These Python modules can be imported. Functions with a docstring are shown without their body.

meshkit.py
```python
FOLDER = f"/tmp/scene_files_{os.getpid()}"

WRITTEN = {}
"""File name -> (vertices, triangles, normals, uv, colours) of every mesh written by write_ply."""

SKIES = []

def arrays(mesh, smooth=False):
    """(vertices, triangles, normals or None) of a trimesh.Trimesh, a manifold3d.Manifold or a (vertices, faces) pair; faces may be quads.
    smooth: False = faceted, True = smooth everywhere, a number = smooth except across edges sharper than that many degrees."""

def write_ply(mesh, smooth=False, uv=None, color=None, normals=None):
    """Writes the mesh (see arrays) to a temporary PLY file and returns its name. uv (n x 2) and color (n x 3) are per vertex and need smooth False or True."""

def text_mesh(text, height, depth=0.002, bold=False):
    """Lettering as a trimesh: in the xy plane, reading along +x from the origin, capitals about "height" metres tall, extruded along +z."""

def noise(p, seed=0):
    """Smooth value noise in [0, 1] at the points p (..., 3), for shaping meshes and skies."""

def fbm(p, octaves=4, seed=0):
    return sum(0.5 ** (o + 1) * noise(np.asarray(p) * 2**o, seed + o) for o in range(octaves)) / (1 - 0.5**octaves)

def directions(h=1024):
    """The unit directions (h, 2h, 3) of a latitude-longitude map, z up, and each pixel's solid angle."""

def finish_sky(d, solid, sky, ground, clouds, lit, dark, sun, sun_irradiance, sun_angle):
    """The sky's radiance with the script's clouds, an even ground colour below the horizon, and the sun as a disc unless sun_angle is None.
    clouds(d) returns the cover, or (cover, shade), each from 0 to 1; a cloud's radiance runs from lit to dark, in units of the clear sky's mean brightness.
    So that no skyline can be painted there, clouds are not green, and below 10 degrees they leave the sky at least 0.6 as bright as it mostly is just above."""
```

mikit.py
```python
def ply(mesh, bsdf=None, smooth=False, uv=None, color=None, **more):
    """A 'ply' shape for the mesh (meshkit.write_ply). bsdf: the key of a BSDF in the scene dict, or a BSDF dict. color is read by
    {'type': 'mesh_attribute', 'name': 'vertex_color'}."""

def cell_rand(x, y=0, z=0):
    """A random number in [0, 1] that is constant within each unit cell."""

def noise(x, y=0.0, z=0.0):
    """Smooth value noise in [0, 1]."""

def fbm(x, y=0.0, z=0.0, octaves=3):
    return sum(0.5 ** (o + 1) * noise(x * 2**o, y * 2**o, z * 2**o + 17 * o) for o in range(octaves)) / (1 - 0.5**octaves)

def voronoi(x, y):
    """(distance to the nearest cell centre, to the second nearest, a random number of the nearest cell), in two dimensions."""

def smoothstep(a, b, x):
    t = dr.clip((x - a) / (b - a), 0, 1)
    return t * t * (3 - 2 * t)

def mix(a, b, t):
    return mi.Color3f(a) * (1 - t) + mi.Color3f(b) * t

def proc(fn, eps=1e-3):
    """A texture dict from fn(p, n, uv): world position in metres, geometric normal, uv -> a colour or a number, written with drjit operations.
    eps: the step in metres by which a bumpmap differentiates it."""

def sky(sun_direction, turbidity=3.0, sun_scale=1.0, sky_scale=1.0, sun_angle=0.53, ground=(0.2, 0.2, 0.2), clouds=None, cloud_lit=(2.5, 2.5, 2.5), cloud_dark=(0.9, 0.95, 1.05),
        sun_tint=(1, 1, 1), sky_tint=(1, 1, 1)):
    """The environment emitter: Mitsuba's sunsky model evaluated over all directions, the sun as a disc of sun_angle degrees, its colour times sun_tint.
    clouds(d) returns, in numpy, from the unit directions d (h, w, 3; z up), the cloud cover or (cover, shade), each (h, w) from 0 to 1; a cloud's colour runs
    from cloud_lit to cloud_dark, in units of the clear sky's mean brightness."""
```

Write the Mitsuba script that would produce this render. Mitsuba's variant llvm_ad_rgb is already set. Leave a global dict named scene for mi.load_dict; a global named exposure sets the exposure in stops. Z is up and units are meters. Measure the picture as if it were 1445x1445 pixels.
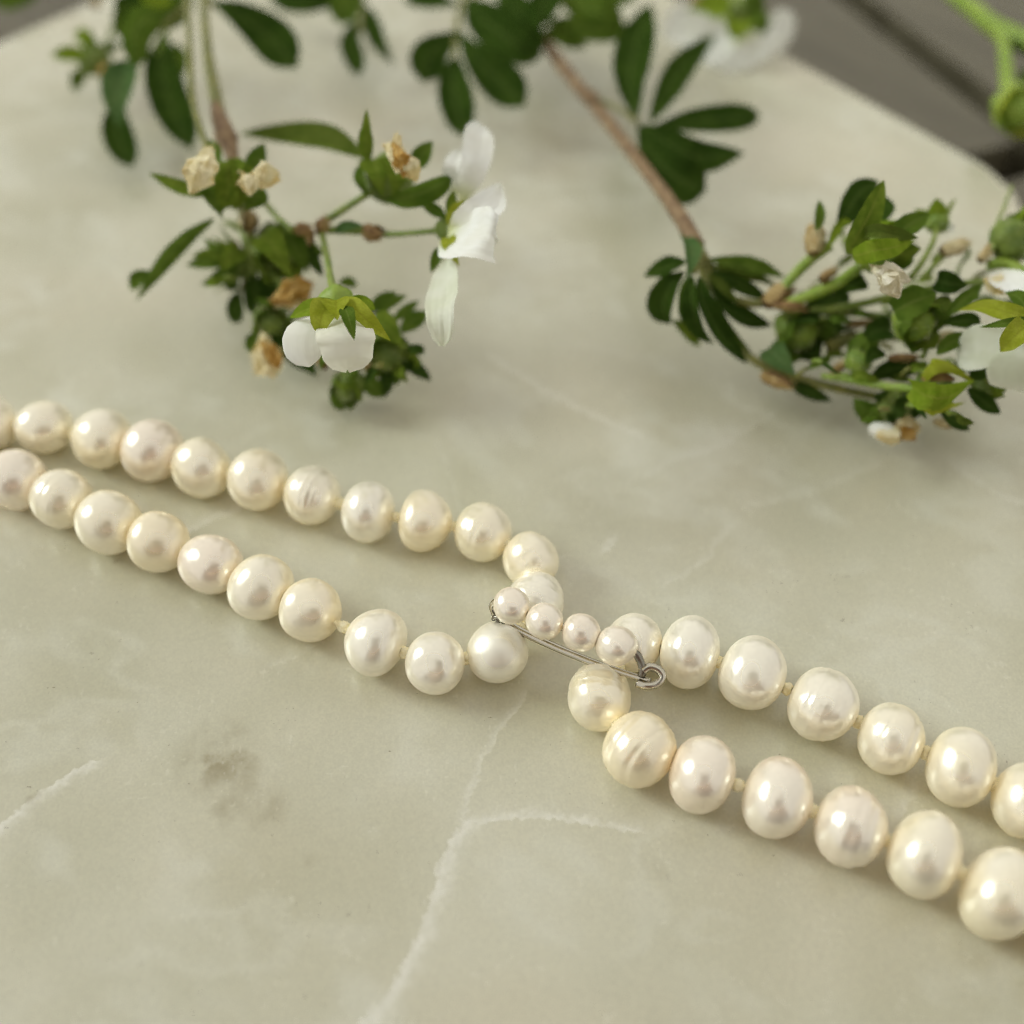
import math
import numpy as np, trimesh, manifold3d, drjit as dr, mitsuba as mi, mikit, meshkit
from mikit import ply, proc, noise, fbm, smoothstep, mix
from shapely.geometry import Polygon

T = mi.ScalarTransform4f
MM = 0.001
rng = np.random.default_rng(7)
scene, labels = {}, {}

# ------------------------------------------------------------------ camera, light, exposure
PITCH, FOC, CAM_H = math.radians(50.0), 1600.0, 104.0          # focal length in photo pixels (1445 wide), camera height in mm
CAM = np.array([0.0, -CAM_H / math.tan(PITCH), CAM_H])
FWD = np.array([0.0, math.cos(PITCH), -math.sin(PITCH)])
RIGHT, UP = np.array([1.0, 0, 0]), np.array([0.0, math.sin(PITCH), math.cos(PITCH)])
FOCUS = 117.0
scene['camera'] = {'type': 'thinlens', 'to_world': T().look_at(origin=(CAM * MM).tolist(), target=((CAM + FWD * 100) * MM).tolist(), up=[0, 0, 1]),
                   'fov': math.degrees(2 * math.atan(722.5 / FOC)), 'aperture_radius': 1.95 * MM, 'focus_distance': FOCUS * MM, 'near_clip': 0.004, 'far_clip': 50.0}
scene['sky'] = mikit.sky((-0.82, 0.20, 0.53), turbidity=3, sun_scale=0.29, sun_angle=21, sun_tint=(.69, .94, 1.33), clouds=lambda d: np.ones(d.shape[:2]),
                         cloud_lit=(1.90, 1.84, 1.70), cloud_dark=(1.90, 1.84, 1.70))
exposure = 2.32


def P(u, v, z=0.0):
    """The point (mm) at height z above the marble seen at photo position (u, v)."""
    d = FWD * FOC + RIGHT * (u - 722.5) - UP * (v - 722.5)
    return CAM + d * ((z - CAM[2]) / d[2])


def px(p):
    """Millimetres per photo pixel at the point p."""
    return float((np.asarray(p) - CAM) @ FWD) / FOC


# ------------------------------------------------------------------ scene helpers
def numbered(key):
    if key not in USED:
        USED.add(key)
        return key
    n = COUNT.get(key, 0)
    while True:
        n += 1
        k = f'{key}_{n:03d}'
        if k not in USED:
            COUNT[key] = n
            USED.add(k)
            return k


USED, COUNT = set(), {}


def thing(name, label, cat, group=None, kind=None):
    key = numbered(name)
    labels[key] = {'label': label, 'category': cat}
    if group:
        labels[key]['group'] = group
    return key


def part(name, mesh, mat, parent, label=None, smooth=True, uv=None):
    key = numbered((parent + '__' if parent else '') + name)
    if isinstance(mesh, tuple):
        mesh = trimesh.Trimesh(np.asarray(mesh[0], float), np.asarray(mesh[1], int), process=False)
    m = mesh.copy()
    m.vertices = np.asarray(m.vertices) * MM
    scene[key] = ply(m, mat, smooth=smooth, uv=uv)
    if label:
        labels[key] = {'label': label}
    return key


def unit(a):
    a = np.asarray(a, float)
    return a / (np.linalg.norm(a) + 1e-12)


def spline(pts, n):
    """Catmull-Rom through the points, n samples."""
    p = np.asarray(pts, float)
    if len(p) == 2:
        return p[0] + np.linspace(0, 1, n)[:, None] * (p[1] - p[0])
    q = np.vstack([2 * p[0] - p[1], p, 2 * p[-1] - p[-2]])
    L = np.concatenate([[0], np.cumsum(np.linalg.norm(np.diff(p, axis=0), axis=1))])
    s = np.linspace(0, L[-1], n)
    i = np.clip(np.searchsorted(L, s, side='right') - 1, 0, len(p) - 2)
    t = ((s - L[i]) / (L[i + 1] - L[i] + 1e-12))[:, None]
    a, b, c, d = q[i], q[i + 1], q[i + 2], q[i + 3]
    return 0.5 * (2 * b + (c - a) * t + (2 * a - 5 * b + 4 * c - d) * t * t + (3 * b - 3 * c + d - a) * t ** 3)


def tube_mesh(path, radii, sides=10, lump=0.0, seed=0):
    p = np.asarray(path, float)
    n = len(p)
    r = np.interp(np.linspace(0, 1, n), np.linspace(0, 1, len(np.atleast_1d(radii))), np.atleast_1d(radii)) if np.size(radii) > 1 else np.full(n, float(radii))
    t = np.gradient(p, axis=0)
    t /= np.linalg.norm(t, axis=1, keepdims=True) + 1e-12
    a = np.cross(t[0], [0, 0, 1.0] if abs(t[0][2]) < 0.9 else [1.0, 0, 0])
    A = []
    for k in range(n):
        a = unit(a - t[k] * (a @ t[k]))
        A.append(a)
    A = np.array(A)
    B = np.cross(t, A)
    g = np.arange(sides) * 2 * np.pi / sides
    v = p[:, None] + r[:, None, None] * (np.cos(g)[None, :, None] * A[:, None] + np.sin(g)[None, :, None] * B[:, None])
    if lump:
        k = meshkit.fbm(v.reshape(-1, 3) / (np.mean(r) * 2.0) + 31.7, 2, seed).reshape(n, sides, 1) - 0.5
        v = v + (v - p[:, None]) * k * lump * 2
    v = np.vstack([v.reshape(-1, 3), p[:1], p[-1:]])
    f = []
    for i in range(n - 1):
        for j in range(sides):
            j2 = (j + 1) % sides
            f += [[i * sides + j, i * sides + j2, (i + 1) * sides + j2], [i * sides + j, (i + 1) * sides + j2, (i + 1) * sides + j]]
    for j in range(sides):
        j2 = (j + 1) % sides
        f += [[n * sides, j2, j], [n * sides + 1, (n - 1) * sides + j, (n - 1) * sides + j2]]
    return v, np.array(f)


LIFT = 0.0        # the flower heads stand higher the further they are from the board


def Q(u, v, z):
    return P(u, v, z + LIFT * z * z)


def PT(pts):
    return np.array([Q(*q) for q in pts])


def stem(parent, pts, w, mat='stem_green', name='stem', lump=0.12, sides=10, hairy=True):
    """pts: (u, v, z) along the stem; w: width in photo pixels (one number or a list)."""
    q = PT(pts)
    path = spline(q, max(8, 7 * len(q)))
    r = np.atleast_1d(np.asarray(w, float)) / 2 * px(q.mean(0))
    vf = tube_mesh(path, r if len(r) > 1 else float(r[0]), sides, lump, int(rng.integers(999)))
    key = part(name, vf, mat, parent)
    if '__' not in parent and hairy and mat != 'stem_brown':
        hairs(key, *vf, int(6 * np.linalg.norm(np.diff(path, axis=0), axis=1).sum()), .45, int(rng.integers(900)))
    return key


PROFILE = {  # half width along the blade
    'oblong': ([0, .08, .25, .5, .7, .85, .94, 1], [.10, .30, .72, .98, 1, .82, .52, .03]),
    'club': ([0, .1, .3, .55, .75, .88, .96, 1], [.10, .22, .52, .90, 1, .82, .48, .03]),
    'lance': ([0, .1, .3, .5, .7, .86, .95, 1], [.14, .5, .92, 1, .82, .46, .2, .02]),
    'sepal': ([0, .1, .25, .45, .65, .82, .93, 1], [.62, .86, 1, .94, .68, .36, .16, .02]),
    'petal': ([0, .08, .2, .4, .6, .8, .93, 1], [.16, .30, .58, .90, 1, .88, .52, .10]),
    'round': ([0, .1, .3, .5, .7, .84, .93, .98, 1], [.22, .46, .82, .97, 1, .86, .62, .34, .05]),
    'notch': ([0, .08, .25, .5, .7, .86, .95, 1], [.16, .34, .72, 1, 1, .84, .55, .12]),
}


def blade_mesh(path, half, side, nrm, shape='oblong', fold=0.2, wave=0.06, crumple=0.0, across=9, seed=0, cup=0.0, ruffle=0.0):
    """A thin blade along path; side: direction across at the base (kept across the path); fold lifts the edges along nrm; cup bends it like a spoon."""
    n = len(path)
    s = np.linspace(0, 1, n)
    wd = np.interp(s, *PROFILE[shape]) * half
    t = np.gradient(path, axis=0)
    t /= np.linalg.norm(t, axis=1, keepdims=True) + 1e-12
    sd = side - t * (t @ side)[:, None]
    sd /= np.linalg.norm(sd, axis=1, keepdims=True) + 1e-12
    nn = np.cross(t, sd)
    nn *= np.sign(nn @ nrm + 1e-9)[:, None]
    c = np.linspace(-1, 1, across)
    v = path[:, None] + sd[:, None] * (wd[:, None] * c)[..., None]
    lift = fold * np.abs(c)[None] ** 1.4 * wd[:, None] + cup * half * ((s - .5)[:, None] ** 2 * 2 + (c ** 2)[None] * 0.5)
    q = v / (half * 1.2 + 1e-9)
    lift = lift + wave * half * 2 * (meshkit.fbm(q * .8 + seed * 3.7, 2, seed) - .5)
    if ruffle:
        lift = lift + ruffle * half * (s[:, None] ** 2) * np.sin(c[None] * 7 + seed) + ruffle * .5 * half * s[:, None] * np.sin(c[None] * 15 + seed * 2)
    if crumple:
        e = meshkit.fbm(q * 1.7 + seed * 1.3, 3, seed + 5) - .5
        lift = lift + crumple * half * 2 * (np.abs(e) * 3 - .4)
        for k in range(3):
            v[..., k] += crumple * half * 1.1 * (meshkit.fbm(q * 1.5 + 11 * k + seed, 3, seed + k) - .5)
    v = v + nn[:, None] * lift[..., None]
    uv = np.stack(np.broadcast_arrays(c[None] * .5 + .5, s[:, None]), -1).reshape(-1, 2)
    i, j = np.meshgrid(np.arange(n - 1), np.arange(across - 1), indexing='ij')
    a = (i * across + j).ravel()
    f = np.vstack([np.stack([a, a + 1, a + across + 1], 1), np.stack([a, a + across + 1, a + across], 1)])
    return v.reshape(-1, 3), f, uv


def leaf(parent, pts, w, mat='leaf_dark', name='leaflet', shape='oblong', roll=0.0, fold=0.34, wave=0.13, crumple=0.0, n=15, cup=0.0, across=9, ruffle=0.0):
    """A blade whose midline runs through pts (u, v, z), w pixels wide, facing up and to the light; roll turns it about its midline (degrees)."""
    q = PT(pts)
    path = spline(q, n)
    mid = q.mean(0)
    ax = unit(q[-1] - q[0])
    look = unit(unit(CAM - mid) + 0.25 * np.array([0, 0, 1.0]))
    side = unit(np.cross(ax, look))
    nrm = unit(np.cross(side, ax))
    if nrm @ look < 0:
        nrm = -nrm
    a = math.radians(roll)
    side, nrm = side * math.cos(a) + nrm * math.sin(a), nrm * math.cos(a) - side * math.sin(a)
    v, f, uv = blade_mesh(path, w / 2 * px(mid), side, nrm, shape, fold, wave, crumple, across, int(rng.integers(900)), cup, ruffle)
    return part(name, (v, f), mat, parent, uv=uv)


def lump_mesh(center, axis, ra, rb, rough=0.08, ribs=0, taper=0.0, seed=0, lat=18, lon=24, freq=1.0):
    """An ovoid: ra along its axis, rb across; taper narrows the far end; ribs: lengthwise furrows."""
    th = np.linspace(0, np.pi, lat)
    ph = np.arange(lon) * 2 * np.pi / lon
    ax = unit(axis)
    x = unit(np.cross(ax, [0.31, 0.2, 0.93]))
    y = np.cross(ax, x)
    TH, PH = np.meshgrid(th, ph, indexing='ij')
    rad = np.sin(TH) * (1 - taper * np.cos(TH) * .5)
    if ribs:
        rad = rad * (1 + 0.07 * np.cos(ribs * PH))
    d = np.cos(TH)[..., None] * ax * ra + (rad * rb)[..., None] * (np.cos(PH)[..., None] * x + np.sin(PH)[..., None] * y)
    k = 1 + rough * 2 * (meshkit.fbm(d / max(ra, rb) * 1.6 * freq + seed * 2.3 + 40, 3, seed) - .5)
    v = (np.asarray(center) + d * k[..., None]).reshape(-1, 3)
    i, j = np.meshgrid(np.arange(lat - 1), np.arange(lon), indexing='ij')
    a, b = (i * lon + j).ravel(), (i * lon + (j + 1) % lon).ravel()
    f = np.vstack([np.stack([a, a + lon, b + lon], 1), np.stack([a, b + lon, b], 1)])
    return v, f


def screen_dir(du, dv, dz=0.0):
    """A direction in space that runs (du, dv) in the photo over the board's plane, and up by dz."""
    return unit(unit(RIGHT * du + np.array([0, 1.0, 0]) * (-dv / 0.77)) + np.array([0, 0, dz]))


def seed_head(parent, u, v, z, axis, r, n=5, length=1.5, width=0.8, spread=0.8, curl=0.3, mat='calyx_green', sep='sepal_green', name='seed_head', spin=None, alt=None):
    """A calyx: a furrowed cup with n pointed sepals around its axis (axis: du, dv, dz), r its radius in pixels. spread 0 closed .. 1.5 wide open."""
    c = Q(u, v, z)
    R = r * px(c)
    ax = screen_dir(*axis)
    key = part(name, lump_mesh(c, ax, R * 1.0, R * .92, .10, 5, .25, int(rng.integers(900))), mat, parent)
    hairs(key, *lump_mesh(c, ax, R * 1.0, R * .92, .10, 5, .25, 3), int(70 + r * 5), .55, int(rng.integers(900)))
    x = unit(np.cross(ax, [0.3, 0.5, 0.8]))
    y = np.cross(ax, x)
    a0 = rng.uniform(0, 6.28) if spin is None else spin
    for k in range(n):
        a = a0 + k * 2 * np.pi / n + rng.uniform(-.12, .12)
        out = np.cos(a) * x + np.sin(a) * y
        L = length * R * rng.uniform(.85, 1.15)
        sp = spread * rng.uniform(.8, 1.2)
        s = np.linspace(0, 1, 11)[:, None]
        ang = sp + (curl - 0.5) * s
        step = np.cumsum(np.cos(ang) * ax + np.sin(ang) * out, axis=0) * L / 11
        path = c + out * R * .95 * min(1, .55 + sp * .4) - ax * R * .15 + step
        vv, f, uv = blade_mesh(path, width * R * rng.uniform(.85, 1.1), np.cross(ax, out), out, 'sepal', -.25, .1, 0, 7, int(rng.integers(900)))
        part('sepal', (vv, f), (alt if alt and k % 2 else sep), key, uv=uv)
    return key


def petal(parent, pts, w, mat='petal_white', shape='petal', **k):
    return leaf(parent, pts, w, mat, 'petal', shape, **{**dict(fold=.12, wave=.16, cup=.25, n=21, across=25, ruffle=.05), **k})


def crumpled(parent, pts, w, mat, name, shape='notch', n=8, across=6, amount=.30, curl=.5):
    """A dry papery blade, folded into facets."""
    q = PT(pts)
    path = spline(q, n)
    mid = q.mean(0)
    ax = unit(q[-1] - q[0])
    look = unit(CAM - mid)
    side = unit(np.cross(ax, look))
    nrm = unit(np.cross(side, ax))
    half = w / 2 * px(mid)
    v, f, _ = blade_mesh(path, half, side, nrm if nrm @ look > 0 else -nrm, shape, -curl, .3, 0, across, int(rng.integers(900)))
    k = np.tile(np.arange(across) % 2, n) * 2 - 1
    v = v + rng.normal(0, amount * half * .42, v.shape) + np.outer(k * amount * half * .55, look)
    m = trimesh.graph.smooth_shade(trimesh.Trimesh(v, f, process=False).subdivide(), angle=math.radians(28), facet_minarea=None)
    return part(name, (np.array(m.vertices), np.array(m.faces)), mat, parent, smooth=28)


def withered(parent, pts, w, mat='petal_withered', **k):
    return crumpled(parent, pts, w, mat, 'withered_petal', **k)


def hairs(parent, v, f, count, length, seed):
    """Fine straight hairs on a body, too many to count: one mesh."""
    r = np.random.default_rng(seed)
    m = trimesh.Trimesh(v, f, process=False)
    p, fi = trimesh.sample.sample_surface(m, count, seed=seed)
    n = m.face_normals[fi]
    c = np.asarray(v).mean(0)
    n = np.where(((p - c) * n).sum(1)[:, None] < 0, -n, n)
    d = n + r.normal(0, .45, n.shape)
    d /= np.linalg.norm(d, axis=1, keepdims=True)
    L = length * r.uniform(.5, 1.3, (count, 1))
    a = np.cross(d, [.3, .5, .8])
    a /= np.linalg.norm(a, axis=1, keepdims=True)
    b = np.cross(d, a)
    w = .035
    ring = [p + w * (math.cos(t) * a + math.sin(t) * b) for t in (0, 2.094, 4.189)]
    vv = np.stack(ring + [p + d * L + np.array([0, 0, -1]) * L * .12], 1).reshape(-1, 3)
    i = np.arange(count)[:, None] * 4
    ff = np.concatenate([i + np.array([[0, 1, 3]]), i + np.array([[1, 2, 3]]), i + np.array([[2, 0, 3]])])
    key = part('hair', (vv, ff), 'hair_pale', parent, smooth=False)
    labels[key] = {'kind': 'stuff'}


def bract(parent, u, v, z, axis, ra, rb, mat='bract_brown', name='bract', rough=.22):
    """A dry stipule round a joint: a small node wrapped in papery scales."""
    c = Q(u, v, z)
    m = px(c)
    ax = screen_dir(*axis)
    key = part(name, lump_mesh(c, ax, ra * m * .78, rb * m * .62, rough, 0, .3, int(rng.integers(900)), freq=1.3), mat, parent)
    x = unit(np.cross(ax, [0.3, 0.5, 0.8]))
    y = np.cross(ax, x)
    a0 = rng.uniform(0, 6.28)
    for k in range(4):
        a = a0 + k * 1.57 + rng.uniform(-.3, .3)
        out = np.cos(a) * x + np.sin(a) * y
        t = np.linspace(-.9, rng.uniform(.95, 1.35), 9)[:, None]
        path = c + ax * t * ra * m + out * rb * m * (np.cos(t * 1.25) * .55 + .34 + .12 * t)
        vv, f, uv = blade_mesh(path, rb * m * rng.uniform(.7, .95), np.cross(ax, out), out, 'sepal', -.4, .25, .16, 7, int(rng.integers(900)))
        part('scale', (vv, f), mat if k % 2 else {'bract_brown': 'bract_tan', 'bract_tan': 'scale_pale'}.get(mat, mat), key)
    return key


# ------------------------------------------------------------------ materials
def principled(col, rough=.5, **k):
    if not isinstance(col, dict):
        col = {'type': 'rgb', 'value': list(col)}
    return {'type': 'principled', 'base_color': col, 'roughness': rough, **k}


def two(b):
    return {'type': 'twosided', 'bsdf': b}


def thin(col, rough=.5, trans=.7, **k):
    if not isinstance(col, dict):
        col = {'type': 'rgb', 'value': list(col)}
    return {'type': 'principledthin', 'base_color': col, 'roughness': rough, 'diff_trans': trans, 'spec_trans': 0.0, 'eta': 1.4, **k}


def leaf_colour(c0, c1, rib, scale=1.0):
    c0, c1, rib = (tuple(float(x) for x in c) for c in (c0, c1, rib))

    def fn(p, n, uv):
        x, y, z = p.x * 1000, p.y * 1000, p.z * 1000
        a = fbm(x * .55 * scale, y * .55 * scale, z * .55 * scale)
        c = mix(c0, c1, smoothstep(.25, .75, a))
        across = dr.abs(uv.x - .5)
        mid = 1 - smoothstep(.014, .065, across)
        w = dr.abs(dr.sin((uv.y - across * .75) * 30))
        vein = (1 - smoothstep(.05, .22, w)) * .35
        g = noise(x * 7, y * 7, z * 7)
        return mix(c, rib, dr.clip(mid * .55 + vein, 0, 1)) * (.88 + .24 * g)
    return proc(fn)


def vein_bump(p, n, uv):
    across = dr.abs(uv.x - .5)
    w = dr.abs(dr.sin((uv.y - across * .75) * 30))
    return -(1 - smoothstep(.0, .08, across)) * .00012 - (1 - smoothstep(.0, .3, w)) * .00004


def petal_tint(p, n, uv):
    x, y, z = p.x * 1000, p.y * 1000, p.z * 1000
    fan = (uv.x - .5) / (.25 + uv.y)
    vein = smoothstep(.80, .98, dr.abs(dr.sin(fan * 26 + noise(x * .8, y * .8, z * .8) * 2)))
    c = mix((.87, .87, .81), (.90, .91, .88), smoothstep(.3, .7, fbm(x * .4, y * .4, z * .4)))
    return mix(mix((.72, .76, .42), c, smoothstep(.0, .28, uv.y)), (.80, .81, .73), vein * .25)


petal_colour = proc(petal_tint)


def speckle(c0, c1, f=1.0, lo=.3, hi=.7, grain=.2):
    c0, c1 = (tuple(float(x) for x in c) for c in (c0, c1))

    def fn(p, n, uv):
        x, y, z = p.x * 1000 * f, p.y * 1000 * f, p.z * 1000 * f
        a = fbm(x, y, z)
        g = noise(x * 6 + 9, y * 6, z * 6)
        return mix(c0, c1, smoothstep(lo, hi, a)) * (1 - grain / 2 + grain * g)
    return proc(fn)


scene['leaf_dark'] = thin(leaf_colour((.026, .054, .008), (.043, .080, .012), (.095, .140, .036)), .42, .6)
scene['leaf_mid'] = thin(leaf_colour((.068, .122, .014), (.110, .172, .024), (.17, .22, .055)), .45, .75)
scene['leaf_olive'] = thin(leaf_colour((.080, .115, .018), (.110, .145, .026), (.05, .075, .012)), .5, .6)
scene['leaf_pale'] = thin(leaf_colour((.070, .135, .042), (.100, .170, .055), (.14, .20, .08)), .6, .5)
scene['sepal_green'] = thin(leaf_colour((.100, .158, .016), (.160, .222, .028), (.22, .26, .05), 2), .6, .8)
scene['sepal_lime'] = thin(leaf_colour((.15, .235, .015), (.21, .29, .028), (.26, .30, .05), 2), .6, .65)
scene['sepal_yellow'] = thin(leaf_colour((.30, .345, .028), (.38, .42, .055), (.27, .29, .03), 2), .6, .8)
scene['hair_pale'] = two(principled((.55, .55, .36), .7))
scene['calyx_green'] = two(principled(speckle((.085, .135, .014), (.145, .200, .026), .8), .65))
scene['bud_lime'] = two(principled(speckle((.11, .19, .014), (.19, .27, .024), .8), .6))
scene['stem_green'] = two(principled(speckle((.14, .21, .028), (.21, .27, .045), .7), .55))
scene['stem_lime'] = two(principled(speckle((.17, .27, .022), (.24, .33, .04), .6), .5))
scene['stem_olive'] = two(principled(speckle((.13, .14, .03), (.21, .205, .045), .9), .55))
scene['stem_brown'] = two(principled(speckle((.15, .085, .038), (.25, .165, .08), 1.0), .65))
scene['bract_brown'] = two(principled(speckle((.16, .085, .030), (.27, .165, .062), 1.3), .75))
scene['bract_tan'] = two(principled(speckle((.28, .185, .058), (.40, .295, .125), 1.1), .75))
scene['scale_pale'] = two(principled(speckle((.42, .34, .16), (.54, .46, .26), 1.1), .75))
scene['petal_white'] = thin(petal_colour, .5, .5)
scene['petal_cream'] = thin(speckle((.82, .82, .69), (.86, .86, .76), .35, grain=.03), .5, .55)
scene['petal_dry'] = thin(speckle((.70, .64, .46), (.83, .80, .68), .5, grain=.1), .7, .5)
scene['petal_greenish_shaded'] = thin(speckle((.74, .77, .62), (.82, .84, .73), .35, grain=.04), .55, .6)  # greenish petal backs, with the shade they lie in put into the colour
scene['petal_withered'] = thin(speckle((.70, .57, .28), (.82, .76, .53), .6, grain=.12), .75, .5)
scene['petal_brown'] = thin(speckle((.40, .22, .05), (.60, .42, .16), .9, grain=.2), .75, .4)


def nacre_ripple(p, n, uv):
    x, y, z = p.x * 1000, p.y * 1000, p.z * 1000
    return 4.5e-6 * noise(x * 3.1 + y, y * 3.1, z * 3.1) + 2.2e-5 * noise(x * .8, y * .8, z * .8)


def nacre(c0, c1, shine, alpha, weight):
    """Cream body under a lustrous mirror-like skin."""
    c0, c1 = (tuple(c) for c in (c0, c1))

    def fn(p, n, uv):
        x, y, z = p.x * 1000, p.y * 1000, p.z * 1000
        return mix(c0, c1, smoothstep(.3, .7, fbm(x * .22, y * .22, z * .22, 2))) * (.97 + .06 * noise(x * 3, y * 3, z * 3))
    blend = {'type': 'blendbsdf', 'weight': weight, 'a': principled(proc(fn), .35, specular=.5),
            'b': {'type': 'roughconductor', 'material': 'none', 'alpha': alpha, 'specular_reflectance': {'type': 'rgb', 'value': list(shine)}}}
    return {'type': 'bumpmap', 'arbitrary': proc(nacre_ripple, 3e-5), 'scale': 1.0, 'bsdf': blend}


scene['nacre_cream'] = nacre((.90, .81, .58), (.92, .85, .68), (.96, .93, .82), .085, .37)
scene['nacre_rose'] = nacre((.91, .76, .60), (.92, .82, .67), (.95, .95, .86), .068, .40)
scene['nacre_ivory'] = nacre((.91, .79, .54), (.92, .84, .64), (.96, .92, .80), .09, .36)
scene['nacre_white'] = nacre((.91, .83, .66), (.92, .86, .71), (.95, .95, .88), .072, .38)
scene['nacre_satin'] = nacre((.86, .80, .64), (.88, .83, .70), (.92, .92, .84), .19, .36)

scene['silk_thread'] = two(principled(speckle((.80, .71, .43), (.86, .80, .56), 2.0, grain=.15), .8))
scene['steel'] = {'type': 'roughconductor', 'material': 'none', 'alpha': .05, 'specular_reflectance': {'type': 'rgb', 'value': [.60, .56, .47]}}

scene['steel_dark'] = {'type': 'roughconductor', 'material': 'none', 'alpha': .14, 'specular_reflectance': {'type': 'rgb', 'value': [.26, .24, .20]}}

# ---- marble: patches, pale veins and brown stains at their places on the slab
def wl(pts):
    return [tuple(float(x) for x in P(u, v)[:2]) for u, v in pts]


VEINS = [  # (line over the slab, half width mm, strength, soft side)
    (wl([(655, 1162), (632, 1192), (618, 1240), (600, 1300), (572, 1362), (545, 1412), (505, 1450), (470, 1500)]), 1.15, .46, 1),
    (wl([(655, 1162), (700, 1152), (760, 1151), (800, 1158), (858, 1165), (900, 1172)]), .62, .46, 1),
    (wl([(655, 1162), (666, 1110), (680, 1070), (712, 1020), (740, 985)]), .6, .24, 1),
    (wl([(-60, 1230), (0, 1165), (60, 1118), (112, 1086), (130, 1076)]), .8, .46, -1),
    (wl([(690, 505), (745, 540), (790, 565), (840, 590), (905, 618)]), .95, .22, 1),
    (wl([(915, 672), (960, 645), (1020, 630), (1068, 600), (1090, 585)]), .9, .15, 1),
    (wl([(945, 824), (985, 798), (1015, 768), (1034, 745)]), .7, .15, 1),
    (wl([(1065, 715), (1130, 700), (1190, 678), (1240, 655)]), 1.2, .12, 1),
    (wl([(1350, 660), (1400, 695), (1460, 722)]), .9, .14, 1),
    (wl([(852, 779), (868, 762)]), .7, .30, 1),
    (wl([(610, 620), (635, 670), (650, 720), (672, 770), (690, 850)]), .22, .14, 1),
    (wl([(262, 752), (300, 732), (338, 718)]), .9, .30, 1),
    (wl([(385, 940), (420, 925), (455, 908)]), .5, .12, 1),
    (wl([(1275, 1150), (1290, 1120), (1310, 1100)]), .9, .22, 1),
]
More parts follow.
